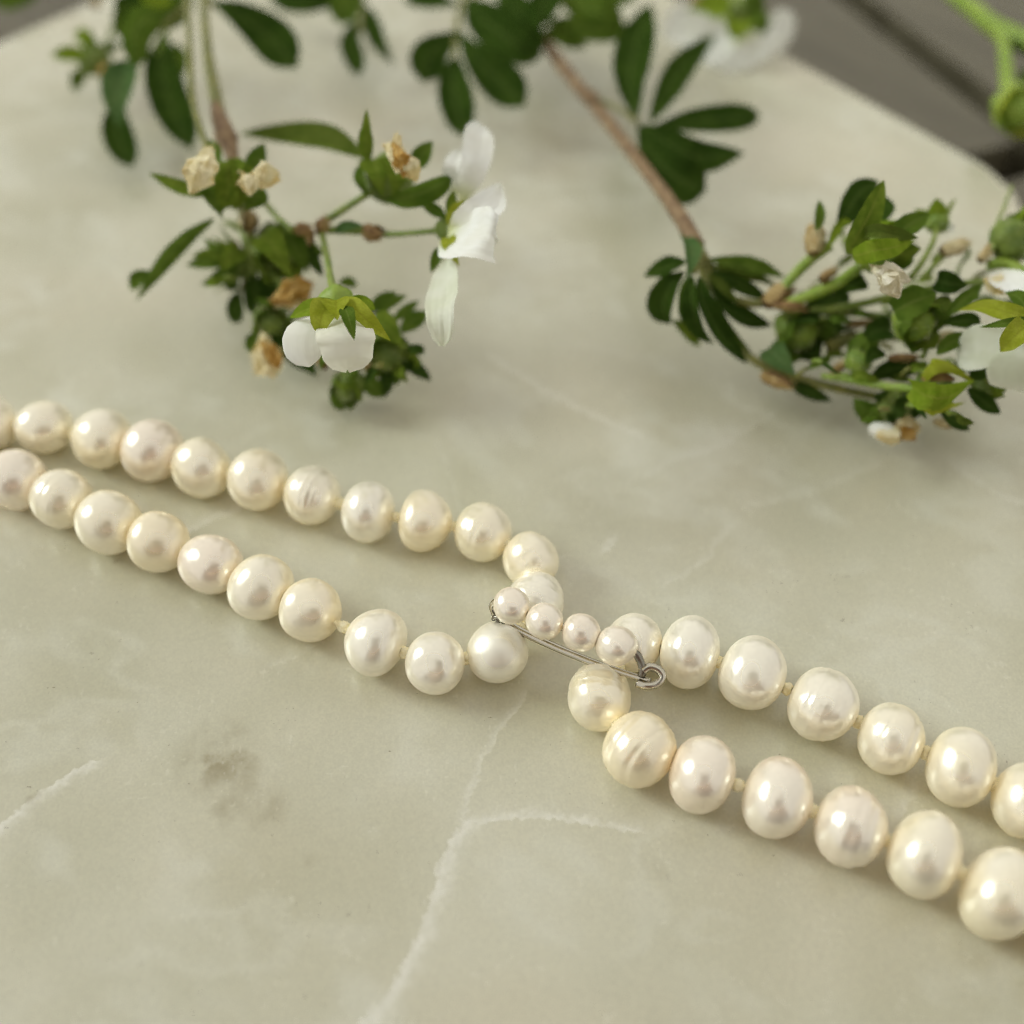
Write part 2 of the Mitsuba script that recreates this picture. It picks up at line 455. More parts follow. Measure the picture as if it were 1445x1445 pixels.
STAINS = [(wl([(312, 1072)])[0], 4.2, 1.1), (wl([(322, 1140)])[0], 2.0, .62), (wl([(375, 1138)])[0], 2.4, .62), (wl([(350, 1100)])[0], 2.6, .55), (wl([(48, 1130)])[0], .9, .8), (wl([(915, 1226)])[0], 1.7, .42),
          (wl([(440, 1215)])[0], .8, .3), (wl([(1075, 604)])[0], .9, .4), (wl([(1372, 240)])[0], 1.7, .5), (wl([(167, 792)])[0], .5, .6), (wl([(766, 575)])[0], 1.0, .25), (wl([(1025, 540)])[0], 1.6, .15)]


def marble_colour(p, n, uv):
    X, Y = p.x * 1000, p.y * 1000
    wx = X + 1.1 * (fbm(X * .45, Y * .45, 3.1) - .5) + .55 * (noise(X * 2.2, Y * 2.2, 8.) - .5)
    wy = Y + 1.1 * (fbm(X * .45, Y * .45, 9.7) - .5) + .55 * (noise(X * 2.2, Y * 2.2, 5.) - .5)
    big = fbm(X * .045 + 3, Y * .045, 1.5, 3)
    c = mix((.442, .424, .300), (.535, .516, .396), smoothstep(.28, .72, big))
    rose = smoothstep(.48, .72, fbm(X * .035 + 40, Y * .05 + 7, 4.2, 3))
    c = mix(c, (.530, .485, .355), rose * .4)
    green = smoothstep(.50, .75, fbm(X * .06 + 70, Y * .055 + 2, 6.2, 3))
    c = mix(c, (.425, .422, .312), green * .3)
    cloud = smoothstep(.52, .80, fbm(X * .16 + Y * .07, Y * .16, 2.2, 3))
    c = mix(c, (.610, .608, .510), cloud * .38)
    pale = mi.Float(0)
    for line, w, s, soft in VEINS:
        best, sign = mi.Float(1e9), mi.Float(0)
        for (x0, y0), (x1, y1) in zip(line[:-1], line[1:]):
            dx, dy = x1 - x0, y1 - y0
            t = dr.clip(((wx - x0) * dx + (wy - y0) * dy) / (dx * dx + dy * dy), 0, 1)
            ex, ey = wx - x0 - dx * t, wy - y0 - dy * t
            d = dr.sqrt(ex * ex + ey * ey)
            near = d < best
            best = dr.select(near, d, best)
            sign = dr.select(near, dr.sign(dx * ey - dy * ex) * soft, sign)
        rag = best * (.75 + .6 * noise(X * 1.7, Y * 1.7, 21.))
        crisp = 1 - smoothstep(w * .18, w * .42, rag)
        gentle = dr.exp(-dr.square(rag / (w * .95)))
        thread = .55 + .9 * fbm(X * 1.4, Y * 1.4, 14., 3)
        skirt = dr.select(sign > 0, dr.exp(-best / (w * 2.4)) * .35 * noise(X * .5, Y * .5, 2.), 0)
        pale = dr.maximum(pale, (dr.select(sign > 0, gentle, crisp) * (thread - .25) + skirt) * s)
    c = mix(c, (.80, .79, .73), dr.clip(pale, 0, .9))
    for (sx, sy), r, s in STAINS:
        d = dr.sqrt(dr.square(wx - sx) + dr.square(wy - sy)) / r
        g = fbm(X * .55 + sx, Y * .55, 30., 4)
        c = mix(c, (.30, .265, .16), dr.clip((1 - smoothstep(.0, 1.35, d)) * (.25 + smoothstep(.25, .75, g)) * s * .8, 0, 1))
    wisp = 1 - smoothstep(.0, .055, dr.abs(fbm(wx * .055 + 11, wy * .09 + 5, 8.8, 4) - .5))
    c = mix(c, (.64, .635, .54), wisp * .2 * smoothstep(.45, .65, noise(X * .07, Y * .07, 44.)))
    speck = smoothstep(.955, .985, noise(X * 2.8 + 5, Y * 2.8, 71.)) * smoothstep(.62, .75, noise(X * .25, Y * .25, 72.))
    c = mix(c, (.16, .13, .07), speck * .7)
    fleck = smoothstep(.80, .90, noise(X * 2.6, Y * 2.6, 50.)) * smoothstep(.55, .75, noise(X * .35, Y * .35, 51.))
    c = mix(c, (.80, .78, .70), fleck * .12)
    grain = noise(X * 9, Y * 9, 60.) * .5 + noise(X * 4.1, Y * 4.1, 61.) * .5
    return c * (.93 + .14 * grain)


scene['marble'] = two({'type': 'bumpmap', 'arbitrary': proc(lambda p, n, uv: 0.000012 * noise(p.x * 900, p.y * 900, 3.) + .00002 * noise(p.x * 220, p.y * 220, 7.), 1e-4), 'scale': 1.0,
                       'bsdf': principled(proc(marble_colour), .27, specular=.85)})


def wood(c0, c1):
    c0, c1 = tuple(c0), tuple(c1)

    def fn(p, n, uv):
        X, Y = p.x * 1000, p.y * 1000
        a, b = X * .72 - Y * .69, X * .69 + Y * .72
        g = fbm(a * .05, b * 1.1, 2., 3) * .65 + fbm(a * .02, b * .25, 5., 2) * .35
        return mix(c0, c1, smoothstep(.3, .7, g)) * (.9 + .2 * noise(a * .8, b * 6, 1.))
    return proc(fn)


scene['plank_grey'] = two(principled(wood((.082, .072, .044), (.120, .107, .068)), .45))
scene['plank_tan'] = two(principled(wood((.26, .19, .09), (.38, .29, .16)), .5))
scene['phone_black'] = two(principled((.02, .02, .022), .3))
scene['skin'] = two(principled((.48, .29, .21), .5))
scene['cloth_dark'] = two(principled(speckle((.030, .026, .026), (.045, .038, .038), .15), .9))
scene['cloth_denim'] = two(principled((.05, .06, .09), .9))
scene['hair_brown'] = two(principled(speckle((.035, .02, .012), (.07, .04, .02), .2), .6))

# ------------------------------------------------------------------ the table and the marble board
table = thing('table', 'dull grey brown table with a dark groove, below the far edge of the marble board', 'table')
ga, gb = P(1208, 0, -27.0), P(1400, 150, -27.0)                       # the groove's line on the table
gd = unit((gb - ga) * [1, 1, 0])
gn = np.array([-gd[1], gd[0], 0])                                     # points away from the board
if gn[1] < 0:
    gn = -gn


def plank(s0, s1, mat, label=None, z=-27.0, t=22.0, l0=-560.0, l1=330.0):
    q = [(gd * l + gn * s)[:2] + ga[:2] for l, s in ((l0, s0), (l1, s0), (l1, s1), (l0, s1))]
    m = trimesh.creation.extrude_polygon(Polygon(q).buffer(-1.2).buffer(1.2), t, engine='earcut')
    m.apply_translation([0, 0, z - t])
    part('plank', m, mat, table, label, smooth=20)


plank(4.0, 118, 'plank_grey')
plank(123, 240, 'plank_grey')
joint = float((P(1416, 205, -27.0) - ga) @ gd)
plank(-112, -4.0, 'plank_grey', l1=joint)
plank(-112, -4.0, 'plank_grey', l0=joint + 11)
for k in range(2):
    plank(-229 - 117 * k, -117 - 117 * k, 'plank_grey')
m = trimesh.creation.extrude_polygon(Polygon([((gd * l + gn * s)[:2] + ga[:2]) for l, s in ((-540, -340), (310, -340), (310, 230), (-540, 230))]), 18, engine='earcut')
m.apply_translation([0, 0, -27 - 26 - 18])
part('under_frame', m, 'plank_grey', table, smooth=20)

board = thing('marble_board', 'cream grey marble board with pale veins and brown stains, under the pearls and cut flowers', 'marble board')
outline = wl([(-620, 324), (0, 53), (300, -78), (585, -204), (1112, 72), (1300, 176), (1400, 231), (1440, 268), (1462, 330), (1530, 560), (1640, 1000), (1900, 1900), (-700, 1900), (-900, 900)])
poly = Polygon(outline).buffer(-6).buffer(6, quad_segs=12).simplify(.02)


def slab_mesh(poly, top, thick, r=2.2, steps=6):
    rings = []
    for k in range(steps + 1):
        a = math.pi / 2 * k / steps
        rings.append((r - r * math.sin(a), top - r + r * math.cos(a)))     # (inset, z): from the top face over the rounded edge
    rings = [(r * (1 - math.sin(math.pi / 2 * k / steps)), top - r * (1 - math.cos(math.pi / 2 * k / steps))) for k in range(steps + 1)] + [(0, top - thick)]
    base = np.asarray(poly.exterior.coords)[:-1]
    seg = np.roll(base, -1, 0) - np.roll(base, 1, 0)
    nrm = np.stack([seg[:, 1], -seg[:, 0]], 1)
    nrm /= np.linalg.norm(nrm, axis=1, keepdims=True)
    if not poly.exterior.is_ccw:
        nrm = -nrm
    n = len(base)
    v = np.vstack([np.column_stack([base - nrm * i, np.full(n, z)]) for i, z in rings])
    f = []
    for k in range(len(rings) - 1):
        for j in range(n):
            j2 = (j + 1) % n
            a, b, c, d = k * n + j, k * n + j2, (k + 1) * n + j2, (k + 1) * n + j
            f += [[a, c, b], [a, d, c]]
    v2, f2 = trimesh.creation.triangulate_polygon(Polygon(v[:n, :2]), engine='earcut')
    f += (np.asarray(f2) + len(v)).tolist()
    v = np.vstack([v, np.column_stack([v2, np.full(len(v2), top)])])
    return v, np.array(f)


seg = []
ext = np.asarray(poly.exterior.coords)
part('slab', slab_mesh(poly, 0.0, 18.0), 'marble', board, smooth=35)
for (u, v) in ((1300, 300), (200, 150), (1250, 1150), (60, 1150)):
    c = P(u, v)
    f = trimesh.creation.cylinder(7, 9.0, sections=32)
    f.apply_translation([c[0], c[1], -22.5])
    part('foot', f, 'phone_black', board, smooth=30)

# ------------------------------------------------------------------ pearls
def pearl_mesh(c, ax, ra, rb, style, seed):
    """ax: the drill axis; ra half length along it, rb half width. style: smooth, ring (grooves round the axis), dent, drop, lumpy."""
    lat, lon = 46, 60
    th, ph = np.linspace(0, np.pi, lat), np.arange(lon) * 2 * np.pi / lon
    TH, PH = np.meshgrid(th, ph, indexing='ij')
    ax = unit(ax)
    x = unit(np.cross(ax, [0.11, 0.25, 0.96]))
    y = np.cross(ax, x)
    r = np.random.default_rng(seed)
    e = 0.86 + .10 * r.uniform()
    ct, st = np.cos(TH), np.sin(TH)
    rad = np.sign(st) * np.abs(st) ** e
    if style == 'drop':
        rad = rad * (1 - .14 * ct)
    else:
        rad = rad * (1 + r.uniform(-.05, .05) * ct)
    if style == 'ring':
        for _ in range(6):
            q, w, f0 = r.uniform(-.65, .65), r.uniform(.018, .05), r.uniform(0, 6.28)
            seam = np.clip(.35 + .9 * np.cos((PH - f0) * .5) ** 2 + .4 * np.sin(3 * PH + f0), 0, 1)
            rad = rad * (1 - r.uniform(.014, .042) * seam * np.exp(-((ct - q - .05 * np.sin(PH + f0) - .02 * np.sin(3 * PH)) / w) ** 2))
        rad = rad * (1 + (.005 * np.sin(ct * 46 + r.uniform(0, 6))))
    d = (ct * ra)[..., None] * ax + (rad * rb)[..., None] * (np.cos(PH)[..., None] * x + np.sin(PH)[..., None] * y)
    q = d / rb
    k = 1 + (.09 if style == 'lumpy' else r.uniform(.038, .080)) * 2 * (meshkit.noise(q * .9 + seed * 7.1 + 50, seed) - .5) + .006 * 2 * (meshkit.fbm(q * 3.2 + seed + 90, 2, seed) - .5)
    for _ in range(2):
        fd = unit(r.normal(0, 1, 3))
        g = (q / (np.linalg.norm(q, axis=-1, keepdims=True) + 1e-9)) @ fd
        k = k - r.uniform(.01, .045) * np.exp(-((1 - g) / r.uniform(.10, .22)) ** 2)
    if style == 'dent':
        up = unit(unit(CAM - c) + np.array([-.25, -.35, 0]))
        g = (q / (np.linalg.norm(q, axis=-1, keepdims=True) + 1e-9)) @ up
        g = g - .05 * meshkit.fbm(q * 2.1 + 9, 2, 4) - .03 * np.abs(q @ unit(np.array([.3, .2, .9])))
        k = k - .055 * np.exp(-((1 - g) / .11) ** 2)
    if style == 'lumpy':
        g = (q / (np.linalg.norm(q, axis=-1, keepdims=True) + 1e-9)) @ unit(np.array([.15, .45, .9]))
        k = k + .07 * np.exp(-((1 - g) / .10))
    k[0], k[-1] = k[0].mean(), k[-1].mean()
    v = (c + d * k[..., None]).reshape(-1, 3)
    i, j = np.meshgrid(np.arange(lat - 1), np.arange(lon), indexing='ij')
    a, b = (i * lon + j).ravel(), (i * lon + (j + 1) % lon).ravel()
    return v, np.vstack([np.stack([a, a + lon, b + lon], 1), np.stack([a, b + lon, b], 1)])


LEFT = [(-92, 588, 78, 76, 's'), (-17, 597, 78, 78, 's'), (62, 603, 80, 74, 's'), (143, 620, 82, 84, 's'), (215, 636, 84, 88, 's'), (284, 660, 88, 80, 'l'), (364, 677, 84, 88, 's'), (440, 699, 78, 85, 'r'),
        (520, 723, 76, 88, 's'), (601, 737, 76, 87, 'd'), (682, 751, 80, 84, 'r'), (748, 788, 82, 78, 'r'), (755, 848, 84, 82, 'r'),
        (702, 921, 88, 87, 'm'), (614, 936, 86, 90, 'x'), (528, 906, 86, 96, 'd'), (439, 861, 88, 88, 'l'), (369, 829, 90, 93, 'l'), (296, 795, 90, 84, 's'), (223, 766, 82, 88, 's'), (153, 737, 92, 90, 's'),
        (86, 703, 86, 86, 'r'), (22, 677, 82, 86, 's'), (-52, 652, 84, 84, 's'), (-125, 630, 84, 84, 's')]
RIGHTS = [(1630, 1215, 95, 112, 's'), (1540, 1172, 95, 112, 's'), (1448, 1130, 92, 108, 'r'), (1356, 1081, 95, 112, 's'), (1257, 1042, 91, 102, 'r'), (1161, 993, 97, 104, 'r'), (1062, 950, 94, 108, 's'), (974, 920, 82, 102, 's'),
          (895, 906, 80, 82, 's'), (846, 983, 101, 90, 'r'), (902, 1058, 99, 107, 'r'), (990, 1093, 92, 113, 's'), (1097, 1125, 96, 116, 's'), (1200, 1166, 100, 118, 'r'), (1303, 1207, 102, 126, 'l'),
          (1412, 1260, 106, 130, 's'), (1522, 1312, 108, 130, 's'), (1634, 1366, 108, 130, 's')]
STYLE = {'s': 'smooth', 'l': 'lumpy', 'r': 'ring', 'd': 'drop', 'x': 'dent', 'm': 'smooth'}


def strand(label, data, seed):
    key = thing('pearl_necklace', label, 'necklace', 'looped ends of the pearl necklace')
    cs, ra, rb = [], [], []
    for u, v, w, h, s in data:
        z = 3.9
        for _ in range(4):
            m = px(P(u, v, z))
            z = h / 2 * m * 1.0
        cs.append(P(u, v, z))
        ra.append(w / 2 * m)
        rb.append(h / 2 * m)
    cs = np.array(cs)
    tan = np.gradient(cs, axis=0)
    ends = []
    for k in range(len(cs)):
        t = unit(tan[k] + np.random.default_rng(seed + k).normal(0, .12, 3))
        mat = 'nacre_satin' if data[k][4] == 'm' else ('nacre_cream', 'nacre_rose', 'nacre_white', 'nacre_cream', 'nacre_ivory')[int(np.random.default_rng(seed * 50 + k).integers(5))]
        part('pearl', pearl_mesh(cs[k], t, ra[k] * .985, rb[k], STYLE[data[k][4]], seed * 31 + k), mat, key)
    for k in range(len(cs) - 1):
        a, b = cs[k], cs[k + 1]
        d = unit(b - a)
        gap0, gap1 = a + d * ra[k] * .97, b - d * ra[k + 1] * .97
        mid = (gap0 + gap1) / 2
        g = np.linalg.norm(gap1 - gap0) if (gap1 - gap0) @ d > 0 else 0
        r = 0.60 + .12 * np.random.default_rng(k + seed).uniform()
        part('knot', lump_mesh(mid, unit(d + rng.normal(0, .25, 3)), max(.62, g * .42), r, .30, 3, .3, seed + k, 16, 18, 1.6), 'silk_thread', key)
    part('thread', tube_mesh(spline(cs, len(cs) * 8), .22, 8, .15), 'silk_thread', key)
    return key


strand('looped end of cream pearl necklace lying above the brown stains of the marble', LEFT, 3)
strand('looped end of cream pearl necklace nearest the safety catch of the bar pin', RIGHTS, 11)

# ------------------------------------------------------------------ the bar pin that holds both loops
pin = thing('bar_brooch', 'small silver bar pin with four round pearls linking the two necklace loops', 'brooch')
sm = [(722, 855, 53), (769, 877, 53), (819, 893, 55), (870, 911, 57)]
zs = [9.6, 9.5, 9.4, 9.3]
SC = []
for (u, v, w), z in zip(sm, zs):
    c = P(u, v, z)
    SC.append(c)
    r = w / 2 * px(c)
    part('pearl', pearl_mesh(c, unit([.15, -.2, 1]), r * .99, r, 'smooth', 300 + u), 'nacre_rose', pin)
SC = np.array(SC)
bz = (SC - CAM) / np.linalg.norm(SC - CAM, axis=1, keepdims=True) * 1.8
barpath = np.vstack([SC[0] + unit(SC[0] - SC[1]) * 1.9 + bz[0], SC + bz, SC[-1] + unit(SC[-1] - SC[-2]) * 1.7 + bz[-1]])
part('bar', tube_mesh(spline(barpath, 40), .42, 10), 'steel', pin)
for c, b in zip(SC, bz):
    part('setting', lump_mesh(c + b, -b, .75, 1.1, .02, 8, .4, 5), 'steel', pin)
hinge = P(706, 872, 6.0)
part('pin', tube_mesh(spline(np.array([hinge, P(736, 891, 5.3), P(795, 918, 5.2), P(848, 939, 5.4), P(917, 961, 6.2)]), 50), [.44, .42, .41, .38, .26], 14), 'steel', pin)
a = np.linspace(0, 4.1 * np.pi, 50)
hd = unit(barpath[0] - barpath[1])
hs = unit(np.cross(hd, [0, 0, 1]))
coil = hinge + np.outer(np.cos(a), hd) * .55 + np.outer(np.sin(a), [0, 0, 1]) * .55 + np.outer(np.linspace(-.5, .5, 50), hs)
part('hinge', tube_mesh(coil, .24, 8), 'steel_dark', pin)
part('hinge_post', tube_mesh(spline(np.array([SC[0] + bz[0] + hd * 1.6, (SC[0] + bz[0] + hd * 2.2 + hinge) / 2 + hd * .6, hinge + hd * .7]), 14), .30, 8), 'steel', pin)
post = [(886, 915, 8.4), (897, 922, 8.0), (904, 934, 7.4), (907, 946, 6.9), (905, 954, 6.4)]
catch = part('safety_catch', tube_mesh(spline(PT(post), 30), [.30, .42, .42, .40], 12), 'steel_dark', pin, 'dark steel catch post')
loop = [(907, 947, 7.0), (917, 941, 7.3), (929, 945, 7.2), (935, 955, 6.8), (927, 965, 6.4), (912, 968, 6.3), (899, 964, 6.2)]
part('loop', tube_mesh(spline(PT(loop), 60), .40, 12), 'steel', catch)

# ------------------------------------------------------------------ cut flower sprigs
LIFT = 0.025


def leaf_set(sprig, petiole, w, blades, mat='leaf_dark'):
    """A compound leaf: its stalk, and each leaflet a piece of its own. blades: (points, width, options)."""
    key = stem(sprig, petiole, w, 'stem_olive', 'leaf')
    for pts, wd, opt in blades:
        leaf(key, pts, wd, **{'mat': mat, **opt})
    return key


# --- sprig with the open flower and seed heads, above the necklace
s1 = thing('flower_sprig', 'cut sprig hanging over the pale marble with two white flowers and withered cream seed heads', 'flower sprig')
stem(s1, [(258, -60, 16), (264, 0, 16), (269, 90, 16), (272, 140, 16), (284, 185, 16), (298, 225, 16)], [11, 9, 9, 8], 'stem_olive')
stem(s1, [(282, -60, 14), (287, 0, 14), (293, 70, 14), (302, 125, 14), (311, 165, 14), (325, 215, 13), (340, 290, 11), (352, 345, 9)], [14, 13, 13, 16, 18, 14, 12], 'stem_olive')
stem(s1, [(303, 148, 14.6), (312, 172, 14.6), (320, 195, 14.4), (331, 230, 14)], [15, 27, 27, 12], 'stem_brown', 'sheath', .3)
stem(s1, [(330, 270, 14), (368, 283, 13), (392, 307, 13), (412, 326, 13)], [10, 8, 8, 9])
bract(s1, 428, 324, 13, (1, .2, 0), 15, 11)
bract(s1, 455, 319, 13.4, (.3, -1, 0), 15, 12)
bract(s1, 437, 332, 12.5, (.3, 1, -.2), 16, 8)
stem(s1, [(454, 328, 13), (461, 360, 14), (467, 395, 15), (473, 425, 16)], [10, 9, 10, 14])
stem(s1, [(462, 310, 13), (490, 292, 14), (515, 276, 15), (535, 262, 15)], [11, 10, 10])
stem(s1, [(462, 325, 13), (490, 324, 13), (512, 325, 13), (526, 328, 13)], [10, 14, 14, 10])
bract(s1, 526, 328, 13.3, (1, .15, 0), 17, 14)
leaf(s1, [(472, 327, 13), (490, 319, 14), (512, 318, 14)], 16, 'leaf_pale', 'bract_leaf', 'lance')
stem(s1, [(535, 331, 13), (565, 330, 13.5), (600, 327, 14), (632, 324, 14.5)], [9, 8, 8, 9])
# seed head with two withered petals
h = seed_head(s1, 322, 262, 14, (-.1, .5, .9), 34, 0)
leaf(h, [(302, 272, 15), (275, 268, 16), (245, 259, 16), (210, 244, 16)], 22, 'sepal_green', 'sepal', 'lance', roll=35)
leaf(h, [(318, 224, 17), (322, 245, 18), (320, 275, 17), (313, 304, 14.5)], 52, 'sepal_green', 'sepal', 'sepal', roll=-30, cup=-.3)
leaf(h, [(342, 228, 17), (345, 255, 18), (338, 285, 16), (330, 300, 15)], 48, 'sepal_green', 'sepal', 'sepal', roll=25, cup=-.3)
leaf(h, [(300, 245, 16.5), (295, 262, 17), (303, 290, 15.5), (313, 312, 14)], 36, 'leaf_mid', 'sepal', 'sepal', roll=-40, cup=-.3)
leaf(h, [(352, 250, 15), (360, 230, 16), (373, 202, 17)], 28, 'leaf_mid', 'sepal', 'lance')
leaf(h, [(365, 262, 16), (360, 280, 16), (345, 298, 15)], 34, 'leaf_mid', 'sepal', 'sepal', roll=40)
leaf(h, [(310, 232, 16), (302, 215, 16), (290, 196, 16)], 22, 'leaf_mid', 'sepal', 'lance')
withered(h, [(300, 207, 18.5), (288, 225, 19.5), (278, 248, 19.5), (268, 275, 18)], 44)
withered(h, [(295, 212, 18.8), (296, 228, 20), (288, 258, 19)], 30)
withered(h, [(340, 240, 18.3), (352, 250, 19), (354, 278, 18)], 34)
withered(h, [(352, 248, 18.3), (370, 246, 19), (394, 248, 18)], 38)
# seed head with the spiky sepal and one withered petal
h = seed_head(s1, 550, 250, 15, (.1, -.3, .9), 37, 0)
leaf(h, [(518, 235, 16), (517, 205, 18), (518, 180, 20), (517, 153, 21)], 24, 'sepal_green', 'sepal', 'lance', roll=20)
leaf(h, [(548, 282, 16), (575, 278, 17), (605, 268, 17), (636, 252, 17)], 34, 'leaf_mid', 'sepal', 'oblong', roll=-35, cup=.2)
leaf(h, [(585, 236, 16), (595, 220, 17), (611, 199, 18)], 28, 'leaf_mid', 'sepal', 'lance')
leaf(h, [(512, 232, 16), (510, 255, 16), (520, 280, 15)], 24, 'leaf_mid', 'sepal', 'sepal', roll=-40)
leaf(h, [(528, 222, 17), (533, 245, 18), (540, 278, 17)], 48, 'sepal_green', 'sepal', 'sepal', cup=-.3)
leaf(h, [(560, 228, 17), (560, 252, 18), (556, 280, 17)], 50, 'sepal_green', 'sepal', 'sepal', cup=-.3, roll=15)
withered(h, [(562, 186, 21), (560, 210, 20.5), (575, 235, 20), (588, 256, 18.5)], 34)
withered(h, [(540, 204, 20), (558, 212, 20.5), (568, 228, 19.5)], 30)
withered(h, [(556, 200, 20.6), (566, 222, 20.8), (570, 250, 19)], 24, 'petal_brown')
leaf(s1, [(515, 222, 14), (470, 198, 13.5), (410, 190, 12), (338, 189, 11)], 40, 'leaf_olive', 'leaf', 'lance', roll=-10)
# flower seen from the side
f2 = part('flower', lump_mesh(Q(636, 322, 14.8), screen_dir(1, -.1, .3), 2.0, 1.5, .15, 5, .3, 4), 'calyx_green', s1)
petal(f2, [(646, 272, 15.5), (642, 252, 17), (644, 234, 18), (652, 214, 18)], 36, shape='round', roll=20)
petal(f2, [(652, 280, 15.5), (664, 250, 17.5), (672, 215, 18.5), (676, 179, 18)], 48, shape='notch', roll=-20)
petal(f2, [(632, 334, 15.5), (660, 336, 18), (688, 338, 19), (709, 342, 18.5)], 92, shape='round', roll=15, wave=.22)
petal(f2, [(640, 330, 15.5), (668, 310, 18), (692, 287, 18.5), (704, 264, 18)], 50, shape='lance', roll=15)
petal(f2, [(633, 368, 15), (628, 400, 16.5), (624, 445, 17), (625, 487, 15.5)], 48, 'petal_greenish_shaded', shape='notch', roll=-28)
leaf(f2, [(640, 320, 16), (648, 300, 16.8), (664, 281, 17)], 30, 'sepal_yellow', 'sepal', 'sepal')
leaf(f2, [(633, 335, 16), (636, 352, 16.5), (648, 376, 16)], 24, 'sepal_yellow', 'sepal', 'sepal')
leaf(f2, [(634, 312, 16), (636, 292, 16.4), (640, 268, 16.5)], 16, 'sepal_green', 'sepal', 'lance')
leaf(f2, [(630, 308, 15.5), (612, 296, 15.5), (594, 288, 15.5)], 18, 'leaf_mid', 'sepal', 'lance')
leaf(f2, [(628, 348, 15), (617, 362, 15), (608, 385, 14.5)], 17, 'leaf_mid', 'sepal', 'lance')
# hanging flower with two round petals
f1 = part('flower', lump_mesh(Q(474, 430, 16.2), screen_dir(0, 1, -.3), 2.0, 2.0, .2, 5, .2, 9), 'stem_lime', s1)
petal(f1, [(452, 440, 16.5), (436, 462, 17.5), (429, 490, 17.2), (436, 518, 16.4)], 64, shape='round', roll=-4, cup=-.22, fold=-.08, wave=.05, ruffle=.008)
petal(f1, [(482, 436, 17), (487, 462, 19), (490, 492, 18.5), (490, 519, 17)], 82, 'petal_cream', shape='round', roll=5, cup=-.22, fold=-.08, wave=.04, ruffle=.008)
petal(f1, [(470, 440, 15.5), (468, 465, 15.5), (468, 495, 14)], 60, cup=-.4, wave=.05)
leaf(f1, [(474, 426, 18), (455, 432, 18.5), (432, 437, 18), (409, 448, 17)], 26, 'sepal_lime', 'sepal', 'lance', roll=-25)
leaf(f1, [(466, 428, 18.5), (456, 440, 19), (451, 457, 19), (449, 474, 18)], 42, 'sepal_yellow', 'sepal', 'sepal')
leaf(f1, [(484, 426, 18.5), (503, 438, 19), (525, 458, 18.5), (551, 481, 17)], 30, 'sepal_yellow', 'sepal', 'sepal', roll=20)
leaf(f1, [(486, 432, 19.3), (492, 448, 20), (500, 480, 19.3)], 22, 'leaf_mid', 'sepal', 'lance')
leaf(f1, [(474, 424, 18.7), (474, 436, 19.4), (476, 452, 19.5)], 40, 'sepal_yellow', 'sepal', 'sepal')
leaf(f1, [(490, 424, 17.5), (508, 426, 17.5), (530, 436, 16.5)], 20, 'sepal_lime', 'sepal', 'lance')
# the tangle of seed heads under them
h = seed_head(s1, 336, 372, 7, (-1, .15, .2), 24, 5, 2.0, .42, .75, .5, sep='sepal_green', alt='leaf_mid')
leaf(h, [(330, 358, 9), (306, 352, 9.5), (288, 336, 9.5)], 13, 'leaf_mid', 'sepal', 'lance')
leaf(h, [(322, 366, 9), (298, 360, 9), (272, 361, 8.5)], 18, 'sepal_green', 'sepal', 'lance')
leaf(h, [(322, 374, 8.5), (296, 370, 8.5), (263, 374, 8)], 20, 'leaf_mid', 'sepal', 'lance')
leaf(h, [(330, 385, 7.5), (308, 394, 7), (284, 402, 6.5)], 18, 'leaf_mid', 'sepal', 'lance')
leaf(h, [(338, 352, 10), (322, 366, 10.5), (312, 382, 9.5)], 34, 'sepal_green', 'sepal', 'sepal')
h = seed_head(s1, 392, 352, 9, (.5, .7, .4), 34, 5, 1.7, .75, .5, .2, 'calyx_green', 'sepal_green', alt='leaf_mid')
leaf(h, [(372, 332, 12), (388, 352, 13), (412, 392, 11)], 46, 'sepal_green', 'sepal', 'sepal')
leaf(h, [(398, 330, 12), (418, 350, 12), (436, 386, 10)], 34, 'leaf_mid', 'sepal', 'sepal')
stem(s1, [(346, 310, 10), (352, 345, 9), (358, 380, 7), (352, 420, 5)], [22, 20, 14, 9], 'stem_green')
bract(s1, 352, 312, 11, (.4, 1, .2), 22, 16, 'bract_tan')
bract(s1, 330, 350, 9, (.1, 1, .2), 20, 8)
leaf_set(s1, [(352, 372, 7), (344, 400, 5), (334, 420, 4)], 7, [
    ([(356, 388, 7), (362, 415, 6), (368, 445, 4)], 38, {}),
    ([(338, 410, 5), (332, 432, 4), (334, 457, 2.5)], 24, {}),
    ([(368, 385, 7), (385, 410, 6), (398, 440, 4)], 36, {}),
    ([(322, 380, 6), (326, 395, 5), (328, 412, 4)], 22, {'mat': 'leaf_dark'})])
withered(s1, [(382, 426, 8.5), (410, 412, 9.5), (442, 398, 9)], 34, 'petal_brown')
withered(s1, [(370, 432, 7.5), (400, 424, 8.5), (440, 422, 8)], 24)
h = seed_head(s1, 382, 452, 5.5, (.4, 1, .2), 26, 5, 1.4, .7, .5, .2, alt='leaf_mid')
withered(h, [(372, 468, 6.5), (374, 490, 6.5), (378, 512, 5.5), (384, 533, 4.5)], 44)
withered(h, [(366, 480, 7), (382, 496, 6.8), (392, 520, 5.5)], 26, 'petal_brown')
leaf(h, [(360, 470, 5), (354, 484, 4.6), (352, 498, 4)], 18, 'leaf_mid', 'sepal', 'lance')
leaf(s1, [(392, 455, 6), (398, 480, 4), (408, 506, 3)], 38, 'leaf_dark', 'leaf', 'oblong')
leaf(s1, [(408, 492, 4), (428, 508, 3), (447, 531, 2)], 34, 'leaf_dark', 'leaf', 'sepal')
h = seed_head(s1, 548, 495, 6, (.15, 1, .15), 30, 5, 1.55, .8, .55, .25, alt='leaf_mid')
